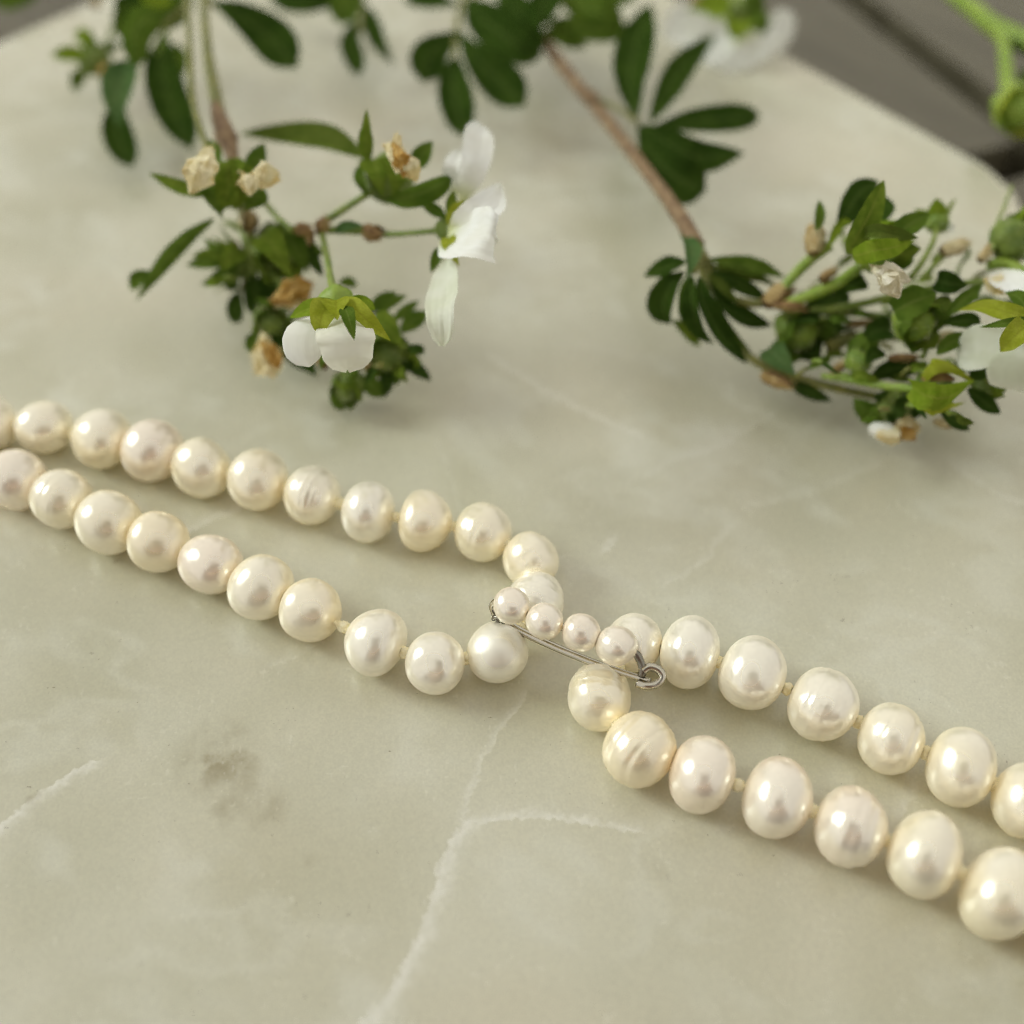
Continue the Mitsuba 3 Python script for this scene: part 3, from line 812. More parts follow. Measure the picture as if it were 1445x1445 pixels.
for pts, wd in (([(535, 450, 9), (545, 432, 9.5), (574, 416, 9)], 16), ([(552, 456, 8.5), (570, 440, 8.5), (592, 424, 8)], 15), ([(566, 470, 8), (580, 456, 8), (603, 440, 7.5)], 26),
                ([(566, 512, 6), (586, 520, 5), (609, 537, 3.5)], 20), ([(548, 520, 5), (545, 540, 3.5), (541, 562, 2)], 22), ([(520, 440, 9), (538, 424, 9), (560, 412, 8.5)], 18)):
    leaf(h, pts, wd, 'leaf_mid' if pts[0][1] < 500 else 'leaf_dark', 'sepal', 'lance')
leaf(h, [(525, 455, 9), (545, 462, 9.6), (568, 490, 8.5)], 40, 'sepal_green', 'sepal', 'sepal')
stem(s1, [(462, 440, 8), (498, 450, 8), (530, 470, 7)], [9, 9, 8])
stem(s1, [(352, 345, 9), (390, 395, 8), (430, 425, 8), (468, 445, 8), (480, 500, 5)], [12, 10, 9, 9])
h = seed_head(s1, 492, 545, 3.6, (-.2, 1, .05), 25, 5, 1.3, .85, .35, .1, 'calyx_green', 'sepal_green', alt='leaf_mid')
leaf(h, [(508, 532, 4.5), (524, 545, 4), (540, 560, 2.4)], 26, 'leaf_mid', 'sepal', 'lance')
leaf(h, [(478, 545, 4), (476, 562, 3.4), (484, 580, 2)], 22, 'leaf_mid', 'sepal', 'lance')
bract(s1, 455, 510, 6, (.4, 1, 0), 14, 9)
bract(s1, 516, 512, 6, (.4, 1, 0), 14, 8, 'bract_tan')
leaf(s1, [(302, 308, 12), (262, 335, 11), (228, 372, 9), (192, 424, 6.5)], 25, 'leaf_mid', 'leaf', 'lance', roll=30, fold=.5)
leaf(s1, [(215, 385, 8), (196, 392, 8), (184, 408, 6)], 22, 'leaf_mid', 'leaf', 'lance')
leaf(s1, [(428, 338, 12), (438, 360, 11), (456, 390, 9)], 19, 'leaf_dark', 'leaf', 'lance')
leaf(s1, [(478, 400, 8), (490, 398, 8), (504, 402, 7)], 16, 'leaf_mid', 'leaf', 'lance')
leaf_set(s1, [(285, -30, 13), (296, -5, 12), (300, 8, 12)], 7, [([(298, 2, 12), (335, 20, 12), (380, 52, 10.5), (420, 96, 9)], 62, {'shape': 'club'}), ([(290, -10, 12), (330, -40, 11), (390, -60, 10)], 55, {})])

def tangle(sprig, spots, z0, z1, seed, tones):
    """Small narrow leaves and short stalks crowding among the seed heads."""
    r = np.random.default_rng(seed)
    for u, v, a in spots:
        z = r.uniform(z0, z1)
        L, w = r.uniform(24, 44), r.uniform(9, 17)
        t = math.radians(a + r.uniform(-25, 25))
        du, dv = math.cos(t) * L, -math.sin(t) * L * .75
        leaf(sprig, [(u, v, z), (u + du * .5 + r.uniform(-4, 4), v + dv * .5 + r.uniform(-4, 4), z + r.uniform(.5, 1.6)), (u + du, v + dv, z + r.uniform(-1, 1))], w, tones[int(r.integers(len(tones)))], 'leaf', 'lance', roll=r.uniform(-45, 45), fold=.5)
        stem(sprig, [(u - du * .5, v - dv * .5 + 5, z - 1), (u - du * .2, v - dv * .2, z), (u, v, z)], r.uniform(5, 8), 'stem_green' if r.uniform() < .7 else 'stem_olive', hairy=False)


tangle(s1, [(360, 330, 60), (385, 330, 20), (415, 352, -30), (300, 372, 170), (318, 392, 220), (350, 402, 250), (400, 400, -50), (430, 440, 200), (420, 470, 230), (455, 500, 280), (512, 440, 40), (530, 470, 20), (575, 490, -10), (560, 520, -40),
            (505, 520, 270), (395, 430, 150), (372, 380, 90), (345, 330, 130), (405, 372, 0), (530, 520, 250)], 5, 10, 21, ['leaf_mid', 'sepal_green', 'leaf_dark', 'leaf_mid'])

# --- leafy sprig with the small star of sepals
s2 = thing('leafy_sprig', 'leafy cut sprig of dark green leaves with one small star shaped green calyx', 'leafy sprig')
stem(s2, [(215, -70, 12), (228, -30, 12), (240, 10, 12), (236, 40, 11), (222, 75, 9)], [10, 9, 9, 7, 6], 'stem_lime')
lf = leaf_set(s2, [(262, 8, 12), (245, 24, 12), (222, 42, 11), (190, 80, 9)], 7, [
    ([(232, 45, 9), (228, 95, 8), (242, 150, 6), (270, 210, 4)], 56, {}),
    ([(236, 22, 13), (205, 28, 14), (188, 50, 14), (190, 96, 12)], 46, {'mat': 'leaf_mid', 'roll': 25}),
    ([(182, 85, 11), (172, 110, 11), (165, 145, 10), (169, 178, 8.5)], 48, {'mat': 'leaf_pale', 'fold': .5, 'shape': 'lance', 'roll': -10}),
    ([(166, 140, 6), (164, 175, 5), (172, 208, 4), (186, 236, 3)], 44, {})])
leaf_set(s2, [(240, -20, 12), (232, -5, 11), (220, 5, 10)], 7, [
    ([(222, -10, 11), (200, 5, 10), (180, 30, 8), (176, 60, 6)], 40, {'mat': 'leaf_mid'}),
    ([(250, -20, 12), (225, 0, 12), (190, 12, 10), (160, 8, 9)], 40, {'mat': 'leaf_dark'}),
    ([(270, -12, 12), (245, 20, 12), (215, 32, 11)], 34, {'mat': 'leaf_mid'}),
    ([(235, -8, 14), (215, 0, 14.5), (205, 14, 14)], 40, {'mat': 'sepal_lime', 'shape': 'lance'})])
leaf(s2, [(248, 60, 7), (252, 85, 6), (245, 112, 4)], 26, 'leaf_mid', 'leaf')
h = seed_head(s2, 132, 84, 6, (-.8, -.1, .35), 24, 3, 1.2, .55, .9, .6, alt='sepal_lime')
for pts, wd, mt in (([(122, 76, 7.5), (98, 76, 8), (72, 78, 8)], 22, 'sepal_lime'), ([(122, 66, 8), (116, 52, 8), (115, 38, 8)], 20, 'sepal_lime'), ([(118, 98, 6), (110, 110, 5), (104, 130, 4)], 21, 'leaf_mid'),
                    ([(142, 92, 6.5), (150, 102, 6), (154, 114, 5)], 20, 'petal_brown'), ([(150, 72, 6.5), (160, 66, 6), (174, 66, 6)], 15, 'leaf_mid')):
    leaf(h, pts, wd, mt, 'sepal', 'lance')
stem(s2, [(140, 78, 6), (150, 60, 7), (165, 30, 8), (200, -10, 10), (228, -30, 12)], [6, 6, 7])
bract(s2, 136, 4, 7, (.2, 1, 0), 14, 7, 'bract_tan')
leaf(s2, [(60, -22, 3), (30, -8, 3), (-10, 2, 2)], 34, 'leaf_mid', 'leaf')

# --- long brown stemmed sprig ending in the dense seed heads
s3 = thing('flower_sprig', 'long brown stemmed sprig crossing the marble, ending in a dense tangle of green seed heads', 'flower sprig')
stem(s3, [(640, -130, 4), (690, -40, 5), (745, 25, 6), (782, 78, 7), (810, 114, 7.5), (838, 146, 8), (880, 200, 9), (925, 258, 10), (960, 306, 11), (984, 348, 11)], [15, 15, 15, 16, 19, 16, 16, 19], 'stem_brown', lump=.16)
bract(s3, 832, 137, 8.6, (.8, 1, 0), 20, 12, 'stem_brown', 'node')
leaf_set(s3, [(560, -120, 6), (520, -40, 7), (511, 0, 7), (508, 45, 7)], [9, 8, 8, 6], [
    ([(505, -15, 8), (488, 8, 7.5), (478, 34, 6)], 44, {'mat': 'leaf_mid'}), ([(503, 28, 7), (494, 62, 6), (500, 84, 5), (506, 108, 4)], 31, {}), ([(514, 8, 7), (524, 35, 6.5), (536, 64, 5.5), (556, 92, 4)], 27, {'shape': 'lance'}),
    ([(505, -10, 7), (460, 0, 6.5), (420, 2, 6), (380, -8, 5.5)], 34, {})], 'leaf_dark')
leaf_set(s3, [(690, -60, 8), (660, -20, 9), (648, 20, 9.5), (643, 50, 9.5), (643, 84, 9)], [10, 9, 9, 7], [
    ([(650, 44, 10), (625, 62, 9.5), (606, 82, 8.5), (596, 116, 7)], 56, {'shape': 'club'}), ([(643, 78, 9), (640, 115, 8), (645, 150, 7), (655, 194, 5)], 50, {}),
    ([(648, 46, 10), (672, 82, 9), (705, 115, 7.5), (740, 150, 6)], 60, {'shape': 'club'}), ([(648, 6, 10), (612, 2, 9), (570, -2, 8)], 24, {})])
leaf_set(s3, [(690, -30, 9), (675, -12, 9), (664, 2, 9.5)], 8, [([(660, 0, 10), (685, 30, 9.5), (728, 62, 9), (765, 80, 8)], 62, {}), ([(700, -10, 11), (730, 15, 11), (748, 50, 10), (770, 66, 9)], 46, {})])
leaf_set(s3, [(748, 26, 7), (775, 10, 8), (800, 2, 8)], 8, [([(760, -30, 9), (770, 0, 9.5), (762, 40, 9)], 46, {}), ([(790, -8, 8), (820, 5, 9), (850, 22, 9), (880, 30, 8)], 46, {'mat': 'leaf_mid'}),
                                                          ([(772, 30, 8), (805, 38, 8.5), (845, 42, 8), (885, 40, 7)], 36, {'mat': 'leaf_mid'}), ([(768, 42, 8), (790, 50, 8), (808, 58, 7), (830, 66, 6)], 26, {'mat': 'leaf_mid', 'shape': 'lance'}),
                                                          ([(800, -12, 8), (850, -5, 7.5), (900, -8, 7)], 30, {'mat': 'leaf_mid'})])
leaf_set(s3, [(838, 140, 8.5), (862, 148, 9), (884, 160, 9.5), (900, 172, 10)], [8, 6, 6, 8], [
    ([(896, 166, 10), (888, 118, 10), (898, 62, 9), (918, 4, 7.5)], 56, {'shape': 'lance'}), ([(918, 172, 10), (940, 132, 9.5), (965, 92, 8.5), (1010, 48, 7)], 40, {'shape': 'lance'}),
    ([(925, 178, 10), (972, 172, 9.5), (1025, 168, 8.5), (1072, 163, 7.5)], 40, {}), ([(908, 178, 10.5), (940, 200, 10), (985, 222, 9), (1050, 216, 8)], 46, {'shape': 'lance'}),
    ([(902, 178, 10), (920, 215, 9), (950, 248, 8), (996, 270, 6.5)], 66, {'shape': 'club'})])
# whorl of leaves at the bend
leaf_set(s3, [(984, 346, 11), (985, 362, 11.5), (978, 385, 11)], [16, 14, 10], [
    ([(968, 334, 12.5), (976, 352, 13), (974, 376, 13), (968, 398, 12)], 30, {'mat': 'leaf_pale', 'shape': 'sepal', 'roll': 20}),
    ([(968, 370, 12), (950, 374, 11.5), (932, 380, 10.5), (908, 390, 9.5)], 30, {'shape': 'lance', 'roll': -20}), ([(966, 384, 11), (946, 404, 10), (936, 430, 8), (944, 458, 6)], 44, {'roll': -25, 'fold': .5}),
    ([(972, 388, 11.5), (962, 415, 10.5), (964, 440, 9), (978, 466, 7)], 26, {'shape': 'lance', 'fold': .8, 'roll': 30, 'mat': 'leaf_mid'}),
    ([(978, 390, 12), (976, 425, 11), (985, 458, 9), (1008, 486, 7)], 30, {'shape': 'lance', 'fold': .7, 'roll': -35}),
    ([(986, 392, 11), (994, 432, 10), (1018, 474, 7.5), (1054, 514, 4.5)], 34, {'shape': 'lance', 'fold': .7, 'roll': 25}), ([(992, 396, 10), (1006, 432, 9), (1030, 468, 7), (1062, 500, 5)], 16, {'shape': 'lance', 'mat': 'leaf_olive'}),
    ([(950, 452, 6.5), (968, 466, 6), (988, 490, 4)], 18, {'mat': 'sepal_green', 'shape': 'lance'})])
leaf_set(s3, [(985, 350, 11), (1000, 372, 10.5), (1010, 395, 9.5)], [15, 12, 9], [
    ([(1002, 366, 11), (1032, 374, 10.5), (1070, 380, 9.5), (1108, 392, 8.5)], 28, {'mat': 'leaf_mid', 'shape': 'lance', 'fold': .6, 'roll': 20}), ([(1002, 374, 10.8), (1035, 384, 10.2), (1070, 392, 9), (1098, 404, 8)], 16, {'mat': 'leaf_olive', 'shape': 'lance'}),
    ([(1004, 382, 10.5), (1035, 396, 10), (1062, 410, 9), (1085, 424, 8)], 24, {'shape': 'lance', 'roll': -30}),
    ([(1000, 398, 10), (1018, 428, 8.5), (1048, 450, 7), (1090, 460, 5.5)], 32, {'shape': 'lance', 'fold': .6, 'roll': 25}), ([(998, 386, 10.5), (1020, 405, 10), (1042, 428, 9)], 14, {'mat': 'leaf_olive', 'shape': 'lance'})])
stem(s3, [(985, 350, 11), (995, 385, 9.5), (1020, 415, 8.5), (1060, 428, 8.5), (1092, 424, 9)], [18, 14, 12, 12, 14], 'stem_olive')
stem(s3, [(990, 380, 9), (1005, 430, 6.5), (1035, 480, 5), (1070, 512, 4.5), (1120, 532, 4.5), (1180, 548, 4.5), (1240, 560, 4)], [12, 12, 12, 13, 12, 10], 'stem_olive')
bract(s3, 1096, 418, 9.8, (1, -.6, .2), 26, 15)
bract(s3, 1112, 432, 9.8, (1, .1, 0), 24, 9)
bract(s3, 1094, 536, 5.2, (1, .5, 0), 24, 11)
stem(s3, [(1096, 420, 9.5), (1118, 392, 11), (1142, 368, 12), (1172, 346, 13)], [13, 14, 15, 14], 'stem_lime')
stem(s3, [(1100, 432, 9.5), (1140, 418, 10.5), (1180, 400, 11.5), (1220, 372, 12.5)], [12, 17, 17, 15], 'stem_lime')
stem(s3, [(1108, 428, 9), (1150, 438, 9), (1200, 432, 9.5), (1260, 418, 10), (1330, 404, 11), (1400, 396, 11)], [12, 12, 10, 10], 'stem_green')
stem(s3, [(1130, 440, 8), (1190, 442, 8), (1250, 446, 9), (1290, 450, 10)], [9, 9, 9], 'stem_green')
bract(s3, 1150, 338, 13.4, (.2, -1, .4), 26, 17, 'bract_tan')
leaf(s3, [(1152, 326, 14.5), (1157, 306, 15.5), (1156, 282, 16)], 15, 'leaf_mid', 'leaf', 'lance')
leaf(s3, [(1168, 350, 14), (1182, 322, 14.5), (1196, 312, 15), (1206, 322, 15)], 14, 'sepal_lime', 'leaf', 'lance')
bract(s3, 1168, 388, 12, (1, -.7, 0), 18, 8)
h = seed_head(s3, 1238, 352, 14.5, (1, -.15, .35), 33, 5, 1.6, .85, .35, .15, 'bud_lime', 'sepal_lime', alt='sepal_green')
leaf(h, [(1196, 358, 16.5), (1210, 332, 18), (1228, 300, 19), (1247, 254, 20)], 36, 'sepal_green', 'sepal', 'lance', roll=-25)
leaf(h, [(1205, 340, 17), (1232, 326, 18.6), (1262, 330, 18.6), (1296, 336, 17.5)], 20, 'leaf_olive', 'sepal', 'lance')
leaf(h, [(1206, 362, 17), (1232, 354, 19), (1258, 350, 18.6), (1294, 338, 17)], 32, 'sepal_lime', 'sepal', 'sepal', cup=-.3)
leaf(s3, [(1182, 322, 14.5), (1198, 294, 15), (1218, 268, 15), (1240, 256, 15)], 44, 'leaf_dark', 'leaf', 'lance', roll=-20)
leaf(s3, [(1228, 318, 14.5), (1242, 300, 15), (1246, 275, 15)], 36, 'leaf_dark', 'leaf', 'lance')
leaf(s3, [(1250, 342, 16.5), (1270, 326, 17), (1290, 314, 17), (1311, 301, 17)], 32, 'leaf_mid', 'leaf', 'lance')
leaf(s3, [(1240, 382, 14), (1265, 372, 14), (1290, 366, 13.5)], 26, 'leaf_mid', 'leaf', 'lance')
withered(s3, [(1228, 376, 17.6), (1245, 384, 18), (1262, 392, 17.6), (1282, 398, 17)], 34, 'petal_dry')
withered(s3, [(1240, 382, 17.8), (1256, 396, 18), (1270, 420, 16.8)], 36, 'petal_dry')
h = seed_head(s3, 1322, 312, 13, (-.1, -1, .4), 18, 5, 1.7, .7, .5, .6, 'bud_lime', 'sepal_lime')
stem(s3, [(1322, 322, 13), (1315, 345, 13), (1300, 372, 12.5), (1285, 392, 12)], [7, 8, 10], 'stem_green')
petal(h, [(1330, 330, 12.6), (1336, 322, 12.6), (1342, 316, 12.6)], 20)
bract(s3, 1347, 350, 12.5, (1, -.3, 0), 24, 12, 'bract_tan')
stem(s3, [(1338, 355, 12), (1318, 375, 11.5), (1300, 392, 11)], [8, 7], 'stem_green')
bract(s3, 1392, 357, 12.6, (1, -.9, 0), 25, 9, 'bract_tan')
h = seed_head(s3, 1432, 338, 13, (1, -.2, .3), 34, 5, 1.4, .85, .5, .25, 'calyx_green', 'sepal_green', alt='sepal_lime')
stem(s3, [(1428, 262, 13), (1418, 290, 13), (1406, 320, 13), (1402, 352, 13)], [4, 5, 7], 'stem_green', 'tendril')
stem(s3, [(1395, 374, 12), (1420, 372, 12), (1445, 385, 12), (1470, 400, 12)], [16, 18, 18], 'stem_lime')
# middle of the tangle
h = seed_head(s3, 1125, 465, 6.8, (.3, 1, .2), 33, 5, 1.5, .8, .45, .2, 'bud_lime', 'leaf_mid', alt='leaf_dark')
leaf(s3, [(1130, 445, 9), (1165, 425, 9.5), (1200, 418, 9.5)], 36, 'leaf_dark', 'leaf')
leaf(s3, [(1185, 410, 11), (1205, 402, 11.5), (1222, 396, 11)], 26, 'leaf_dark', 'leaf')
leaf(s3, [(1140, 495, 5), (1160, 470, 6), (1190, 455, 6.5)], 34, 'leaf_dark', 'leaf')
leaf(s3, [(1215, 478, 8), (1240, 466, 9), (1272, 462, 9)], 36, 'leaf_dark', 'leaf')
leaf(s3, [(1085, 492, 6.6), (1098, 505, 7.2), (1122, 530, 6.4)], 38, 'leaf_pale', 'leaf', 'sepal')
leaf(s3, [(1112, 540, 4.5), (1138, 552, 4), (1174, 566, 2.8)], 20, 'leaf_dark', 'leaf', 'lance')
bract(s3, 1190, 480, 6.5, (1, -.5, 0), 34, 11, 'stem_olive', 'bract')
bract(s3, 1215, 456, 7.5, (1, -.1, 0), 22, 6)
bract(s3, 1185, 518, 6.5, (1, -.8, 0), 22, 7)
h = seed_head(s3, 1212, 508, 8, (.6, -.9, .4), 20, 5, 1.7, .8, .35, .2, 'bud_lime', 'leaf_mid')
leaf(h, [(1222, 512, 10), (1232, 500, 10), (1250, 498, 9)], 22, 'leaf_dark', 'sepal', 'lance')
h = seed_head(s3, 1290, 455, 11.5, (.4, .9, .4), 31, 5, 1.5, .8, .45, .2, 'bud_lime', 'leaf_mid', alt='sepal_green')
leaf(h, [(1262, 440, 14), (1290, 425, 15), (1322, 415, 14.5)], 44, 'leaf_mid', 'sepal', 'sepal')
leaf(s3, [(1322, 395, 13), (1338, 400, 13.5), (1366, 403, 13)], 34, 'leaf_dark', 'leaf', 'sepal')
leaf(s3, [(1336, 446, 12.6), (1355, 428, 13), (1386, 402, 13)], 22, 'leaf_mid', 'leaf', 'lance')
leaf(s3, [(1332, 456, 12.4), (1355, 453, 12.8), (1384, 454, 12.4)], 24, 'leaf_dark', 'leaf')
leaf(s3, [(1322, 500, 11.5), (1338, 486, 12), (1364, 470, 12)], 24, 'leaf_mid', 'leaf', 'lance')
leaf(s3, [(1310, 432, 11), (1330, 436, 12), (1336, 462, 11)], 40, 'leaf_olive', 'leaf', 'sepal')
bract(s3, 1325, 478, 9, (1, -.4, 0), 24, 9, 'bract_tan')
bract(s3, 1275, 505, 8, (1, 0, 0), 24, 7)
leaf(s3, [(1225, 538, 6), (1255, 522, 7), (1300, 516, 7)], 30, 'leaf_dark', 'leaf')
# lower branch: split lime calyx, withered bud
stem(s3, [(1160, 530, 6), (1210, 538, 7), (1250, 545, 8), (1296, 549, 9)], [9, 10, 11, 12], 'stem_lime')
h = seed_head(s3, 1318, 541, 8.5, (1, 0, .2), 26, 0, mat='calyx_green')
leaf(h, [(1292, 546, 11), (1312, 560, 13), (1340, 560, 12.6), (1380, 537, 11)], 40, 'sepal_lime', 'sepal', 'sepal', cup=-.5, fold=-.25, roll=-20)
leaf(h, [(1296, 530, 10.5), (1312, 514, 12), (1338, 512, 12), (1378, 536, 11)], 30, 'sepal_yellow', 'sepal', 'sepal', cup=-.5, fold=-.3, roll=38)
leaf(h, [(1296, 566, 9), (1322, 580, 10), (1362, 568, 9)], 24, 'sepal_yellow', 'sepal', 'sepal', roll=-55, fold=-.3)
leaf(h, [(1300, 535, 10.6), (1322, 530, 11), (1350, 536, 10.8)], 16, 'bract_brown', 'sepal', 'lance', crumple=.3)
for pts, wd in (([(1326, 580, 8), (1345, 592, 7), (1368, 607, 5.5)], 22), ([(1365, 548, 9), (1385, 565, 8), (1412, 584, 6.5)], 24), ([(1360, 535, 10), (1385, 528, 10), (1412, 500, 10.5)], 18), ([(1362, 522, 11), (1374, 520, 11), (1392, 524, 10.5)], 26)):
    leaf(s3, pts, wd, 'leaf_dark', 'leaf', 'lance')
h = seed_head(s3, 1392, 540, 8, (1, .3, .2), 22, 5, 1.3, .8, .4, .2)
h = seed_head(s3, 1262, 575, 4.5, (.6, .6, .1), 26, 5, 1.5, .8, .45, .2, 'calyx_green', 'leaf_dark')
leaf(s3, [(1205, 562, 5), (1222, 580, 4.4), (1252, 596, 3.4)], 32, 'leaf_mid', 'leaf')
leaf(s3, [(1232, 560, 5.6), (1270, 566, 5.6), (1300, 585, 4.6)], 40, 'leaf_dark', 'leaf')
w = part('withered_flower', lump_mesh(Q(1266, 606, 3.2), screen_dir(1, -.2, 0), 1.6, 1.4, .3, 0, 0, 3), 'bract_brown', s3)
petal(w, [(1262, 594, 4.4), (1248, 600, 5.4), (1240, 614, 4.8), (1244, 630, 3)], 34, roll=-10, cup=-.6)
petal(w, [(1266, 596, 4.6), (1256, 608, 5.6), (1252, 620, 5), (1258, 634, 3)], 32, 'petal_withered', cup=-.6)
withered(w, [(1266, 600, 5), (1280, 598, 5), (1296, 606, 4)], 26)
withered(w, [(1270, 604, 5), (1282, 612, 4.6), (1290, 622, 3.6)], 24, 'petal_brown')
bract(s3, 1330, 598, 4.5, (1, .3, 0), 14, 7, 'bract_tan')

tangle(s3, [(1120, 420, 10), (1150, 402, 30), (1180, 380, 60), (1165, 450, -20), (1200, 440, 0), (1230, 425, 20), (1255, 440, -30), (1275, 480, -10), (1240, 485, 170), (1190, 500, 200), (1160, 512, -40), (1150, 480, 230), (1200, 530, -15), (1250, 530, 10),
            (1285, 520, 25), (1310, 490, 40), (1340, 430, 30), (1370, 425, 15), (1390, 385, 40), (1355, 375, 60), (1315, 380, 80), (1290, 400, 30), (1410, 425, 0), (1345, 510, -30), (1290, 575, -40), (1240, 580, 230), (1270, 550, 10), (1350, 585, -20),
            (1215, 350, 120), (1265, 350, 20), (1190, 335, 100), (1420, 360, 40), (1435, 400, 10), (1375, 500, 20), (1330, 560, -60), (1140, 520, 10), (1110, 470, 250), (1180, 470, 10), (1215, 490, 45), (1400, 540, -20)], 4, 10.5, 33,
       ['leaf_mid', 'sepal_green', 'leaf_dark', 'leaf_olive', 'leaf_mid', 'sepal_lime'])

# --- flower at the board's end, facing away
s4 = thing('cut_flower', 'open white flower with yellow green sepals lying face down against the tangled seed heads', 'flower')
fb = part('receptacle', lump_mesh(Q(1462, 455, 15), screen_dir(-.3, -.6, .7), 2.0, 2.4, .15, 5, .2, 14), 'bud_lime', s4)
petal(s4, [(1440, 470, 14.5), (1415, 482, 14), (1380, 490, 13), (1345, 492, 11.5)], 66, 'petal_greenish_shaded', shape='notch', roll=-10, cup=-.25, ruffle=.02)
petal(s4, [(1452, 475, 14.5), (1445, 500, 14), (1438, 530, 12.5), (1440, 556, 11)], 88, 'petal_greenish_shaded', cup=-.3, ruffle=.02)
petal(s4, [(1440, 425, 14), (1430, 408, 14), (1412, 388, 13)], 50, roll=-15)
petal(s4, [(1475, 470, 14.5), (1510, 490, 13), (1540, 520, 11)], 80)
petal(s4, [(1470, 440, 14.5), (1500, 420, 13.5), (1530, 400, 12)], 80)
for pts, wd, mt in (([(1452, 448, 16.5), (1420, 440, 16.6), (1385, 432, 16), (1352, 438, 15)], 26, 'sepal_yellow'), ([(1455, 455, 16.8), (1438, 468, 17), (1424, 482, 16.4), (1412, 496, 15)], 36, 'sepal_yellow'),
                    ([(1455, 452, 17), (1420, 456, 17), (1382, 462, 16)], 14, 'leaf_mid'), ([(1462, 462, 17), (1478, 490, 16.5), (1490, 520, 15)], 36, 'sepal_yellow'), ([(1450, 440, 16.6), (1438, 420, 16.5), (1418, 412, 15.6)], 22, 'leaf_mid')):
    leaf(s4, pts, wd, mt, 'sepal', 'sepal')
withered(s4, [(1388, 395, 13), (1402, 400, 13.4), (1418, 412, 13)], 28, 'petal_withered')
stem(s4, [(1470, 448, 15), (1500, 425, 14), (1560, 400, 10), (1640, 380, 4)], [14, 12, 12], 'stem_lime')

# --- white flower on the far corner
LIFT = 0.0
s5 = thing('cut_flower', 'blurred white flower with a brown green calyx at the far edge of the marble', 'flower')
part('receptacle', lump_mesh(Q(1052, 22, 7), screen_dir(-.3, -.6, .5), 3.2, 3.4, .15, 5, .2, 24), 'calyx_green', s5)
petal(s5, [(1052, 50, 6), (1056, 62, 4.5), (1060, 76, 3), (1068, 92, 1.5)], 96, shape='notch', cup=-.2)
petal(s5, [(1040, 40, 6), (1020, 52, 4.5), (1000, 62, 3), (985, 68, 2)], 70)
petal(s5, [(1070, 36, 6), (1085, 40, 5), (1100, 50, 3.5), (1112, 58, 2.5)], 64)
petal(s5, [(1030, 20, 6), (995, 26, 5), (960, 38, 3.6), (935, 46, 2.4)], 60)
petal(s5, [(1050, 5, 7), (1060, -30, 6), (1070, -60, 5)], 90)
leaf(s5, [(1045, 30, 9.4), (1040, 42, 9.2), (1040, 58, 7.6)], 42, 'sepal_lime', 'sepal', 'sepal')
leaf(s5, [(1062, 24, 9.6), (1075, 34, 9.2), (1078, 50, 7)], 26, 'leaf_mid', 'sepal', 'sepal')
leaf(s5, [(1030, 12, 9.6), (1000, 6, 9), (972, 14, 8)], 34, 'sepal_lime', 'sepal', 'sepal')
leaf(s5, [(1050, 10, 10), (1065, 5, 10), (1080, 14, 9)], 40, 'leaf_mid', 'sepal', 'sepal')
stem(s5, [(1048, 10, 8), (1030, -20, 7), (1000, -60, 5), (960, -120, 3)], [16, 12, 12], 'stem_green')
bract(s5, 985, 4, 7, (1, .3, 0), 16, 10, 'bract_tan')

# --- lime stem over the table
s6 = thing('green_stalk', 'forked lime green flower stalk with a yellowish calyx over the grey table', 'flower stalk')
stem(s6, [(1290, -60, 2), (1345, -10, 4), (1378, 18, 5), (1404, 38, 6), (1450, 58, 7), (1510, 80, 8)], [22, 22, 24, 26, 22], 'stem_lime')
stem(s6, [(1402, 36, 6), (1416, 60, 6.5), (1420, 95, 7), (1424, 135, 7)], [20, 18, 19, 24], 'stem_lime')
h = seed_head(s6, 1434, 152, 7, (.2, 1, .3), 33, 5, 1.3, .8, .55, .2, 'stem_lime', 'sepal_yellow', alt='sepal_lime')
leaf(s6, [(1425, 62, 6.5), (1445, 66, 6.5), (1470, 80, 5)], 22, 'leaf_dark', 'leaf', 'lance')
leaf(s6, [(1432, 130, 7), (1446, 112, 8), (1462, 92, 8)], 20, 'leaf_mid', 'leaf', 'lance')

# ------------------------------------------------------------------ who takes the picture: mirrored in every pearl
def hull(spheres):
    return manifold3d.Manifold.batch_hull([manifold3d.Manifold.sphere(r, 20).translate(tuple(map(float, c))) for c, r in spheres])


def figure(bones, edge=9.0, smooth=6):
    m = manifold3d.Manifold()
    for b in bones:
        m = m + hull(b)
    m = m.refine_to_length(edge)
    g = m.to_mesh()
    t = trimesh.Trimesh(g.vert_properties[:, :3], g.tri_verts, process=True)
    trimesh.smoothing.filter_taubin(t, iterations=smooth)
    return t


phone = thing('smartphone', 'black smartphone held over the pearls, its lens taking the picture', 'smartphone')
lens_off = np.array([0, 0, 0])
body = []
for sx in (-27, 49):
    for sy in (-132, 22):
        c = CAM + RIGHT * (sx + (8 if sx < 0 else -8)) + UP * (sy + (8 if sy < 0 else -8)) - FWD * 9
        body.append((c, 4.2))
part('body', figure([body], 6.0, 1), 'phone_black', phone, smooth=40)
person = thing('person', 'person in a dark top leaning over the marble board and holding a phone', 'person')
neck, head = np.array([10, -450, 370.0]), np.array([10, -400, 450.0])
sl, sr = np.array([-165, -470, 300.0]), np.array([185, -470, 300.0])
el, er = np.array([-205, -380, 60.0]), np.array([225, -380, 60.0])
pc = CAM - FWD * 12
hl, hr = pc + RIGHT * -48 + UP * -85, pc + RIGHT * 70 + UP * -80
hip = np.array([10, -560, -120.0])
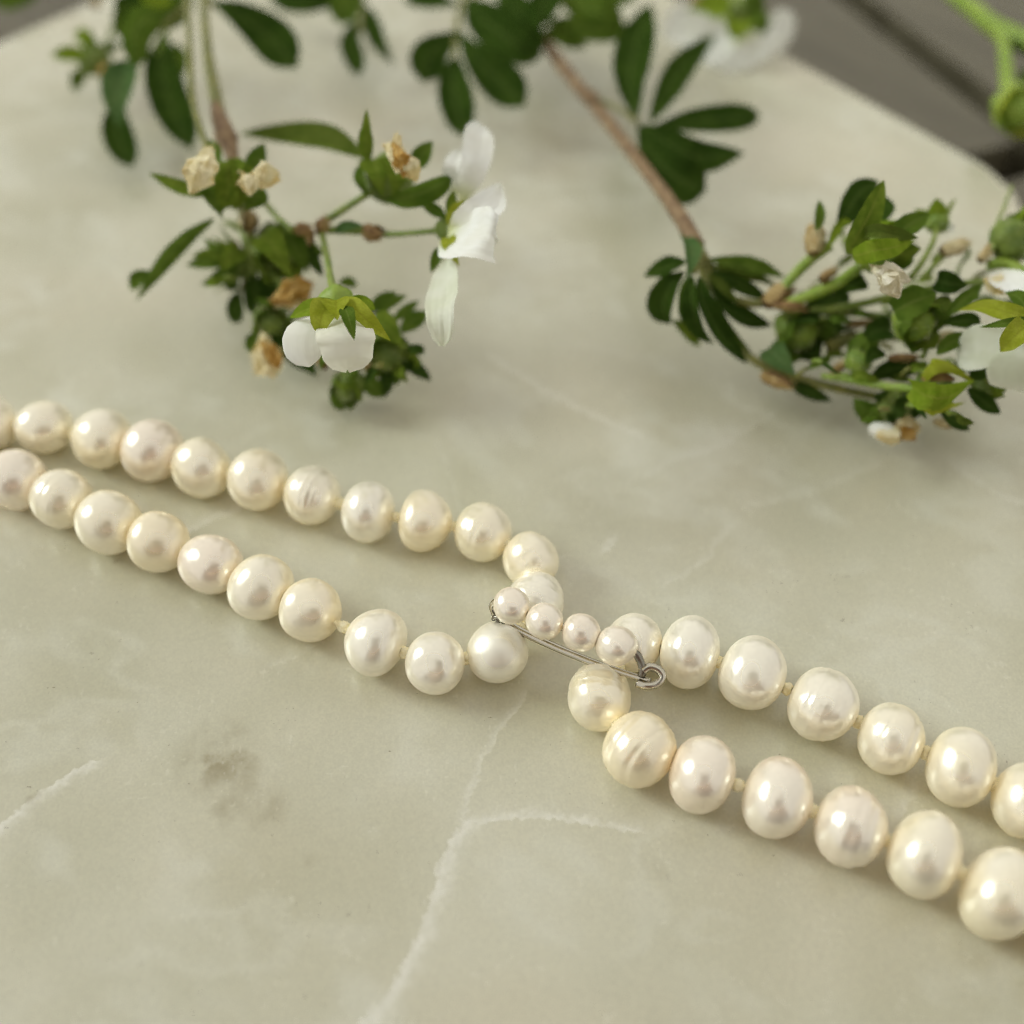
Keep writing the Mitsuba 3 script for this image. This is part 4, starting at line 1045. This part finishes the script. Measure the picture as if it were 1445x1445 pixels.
part('clothing', figure([[(sl, 55), (sr, 55), (neck + [0, -20, -30], 50)], [(sl + [40, -20, -60], 75), (sr + [-40, -20, -60], 75), (hip + [-90, 0, 0], 95), (hip + [90, 0, 0], 95)],
                         [(sl, 54), (el, 40)], [(sr, 54), (er, 40)], [(el, 39), (hl * .75 + el * .25 - FWD * 14, 28)], [(er, 39), (hr * .75 + er * .25 - FWD * 14, 28)]], 16.0), 'cloth_dark', person)


def hand(wrist, palm, toward, bones):
    """A palm with four unequal fingers bent round the phone's back edge and a thumb."""
    d = unit(palm - wrist)
    s = unit(toward)
    k = unit(np.cross(d, s))
    bones.append([(wrist, 21), (palm - d * 14, 25)])
    bones.append([(palm - d * 14, 22), (palm + d * 26 + k * 20, 11), (palm + d * 26 - k * 22, 11)])
    for i, (off, L) in enumerate(((22, 34), (8, 40), (-7, 37), (-20, 28))):
        a = palm + d * 30 + k * off
        b = a + unit(d + s * .5) * L * .8
        c = b + unit(d * .3 + s) * L * .6
        e = c + unit(-d * .3 + s) * L * .45
        bones += [[(a, 9.5), (b, 8.8)], [(b, 8.8), (c, 8)], [(c, 8), (e, 7)]]
    a = palm + k * 26 - d * 6
    b = a + unit(k + s + d * .4) * 30
    bones += [[(a, 12), (b, 10)], [(b, 10), (b + unit(s + d) * 24, 8)]]


hb = [[(neck + [0, -15, -40], 52), (neck, 46), (head - [0, 10, 30], 50)], [(head, 74), (head + [0, 22, -38], 56), (head + [0, -18, 22], 72)], [(head + [0, 64, -22], 12), (head + [0, 72, -46], 14)],
      [(head + [-76, -5, -12], 14), (head + [-74, -5, -34], 10)], [(head + [76, -5, -12], 14), (head + [74, -5, -34], 10)]]
part('head', figure(hb, 7.0), 'skin', person)
hh = [[(head + [0, -20, 22], 84), (head + [-30, -50, -30], 62), (head + [30, -50, -30], 62)], [(head + [-60, -40, -20], 30), (head + [-66, -40, -110], 22)], [(head + [60, -40, -20], 30), (head + [66, -40, -110], 22)]]
part('hair', figure(hh, 9.0), 'hair_brown', person)
for w0, q, side in ((hl * .72 + el * .28 - FWD * 14, hl, 1), (hr * .72 + er * .28 - FWD * 14, hr, -1)):
    b = []
    hand(w0, q - FWD * 4, RIGHT * side, b)
    part('hand', figure(b, 3.2, 4), 'skin', person)
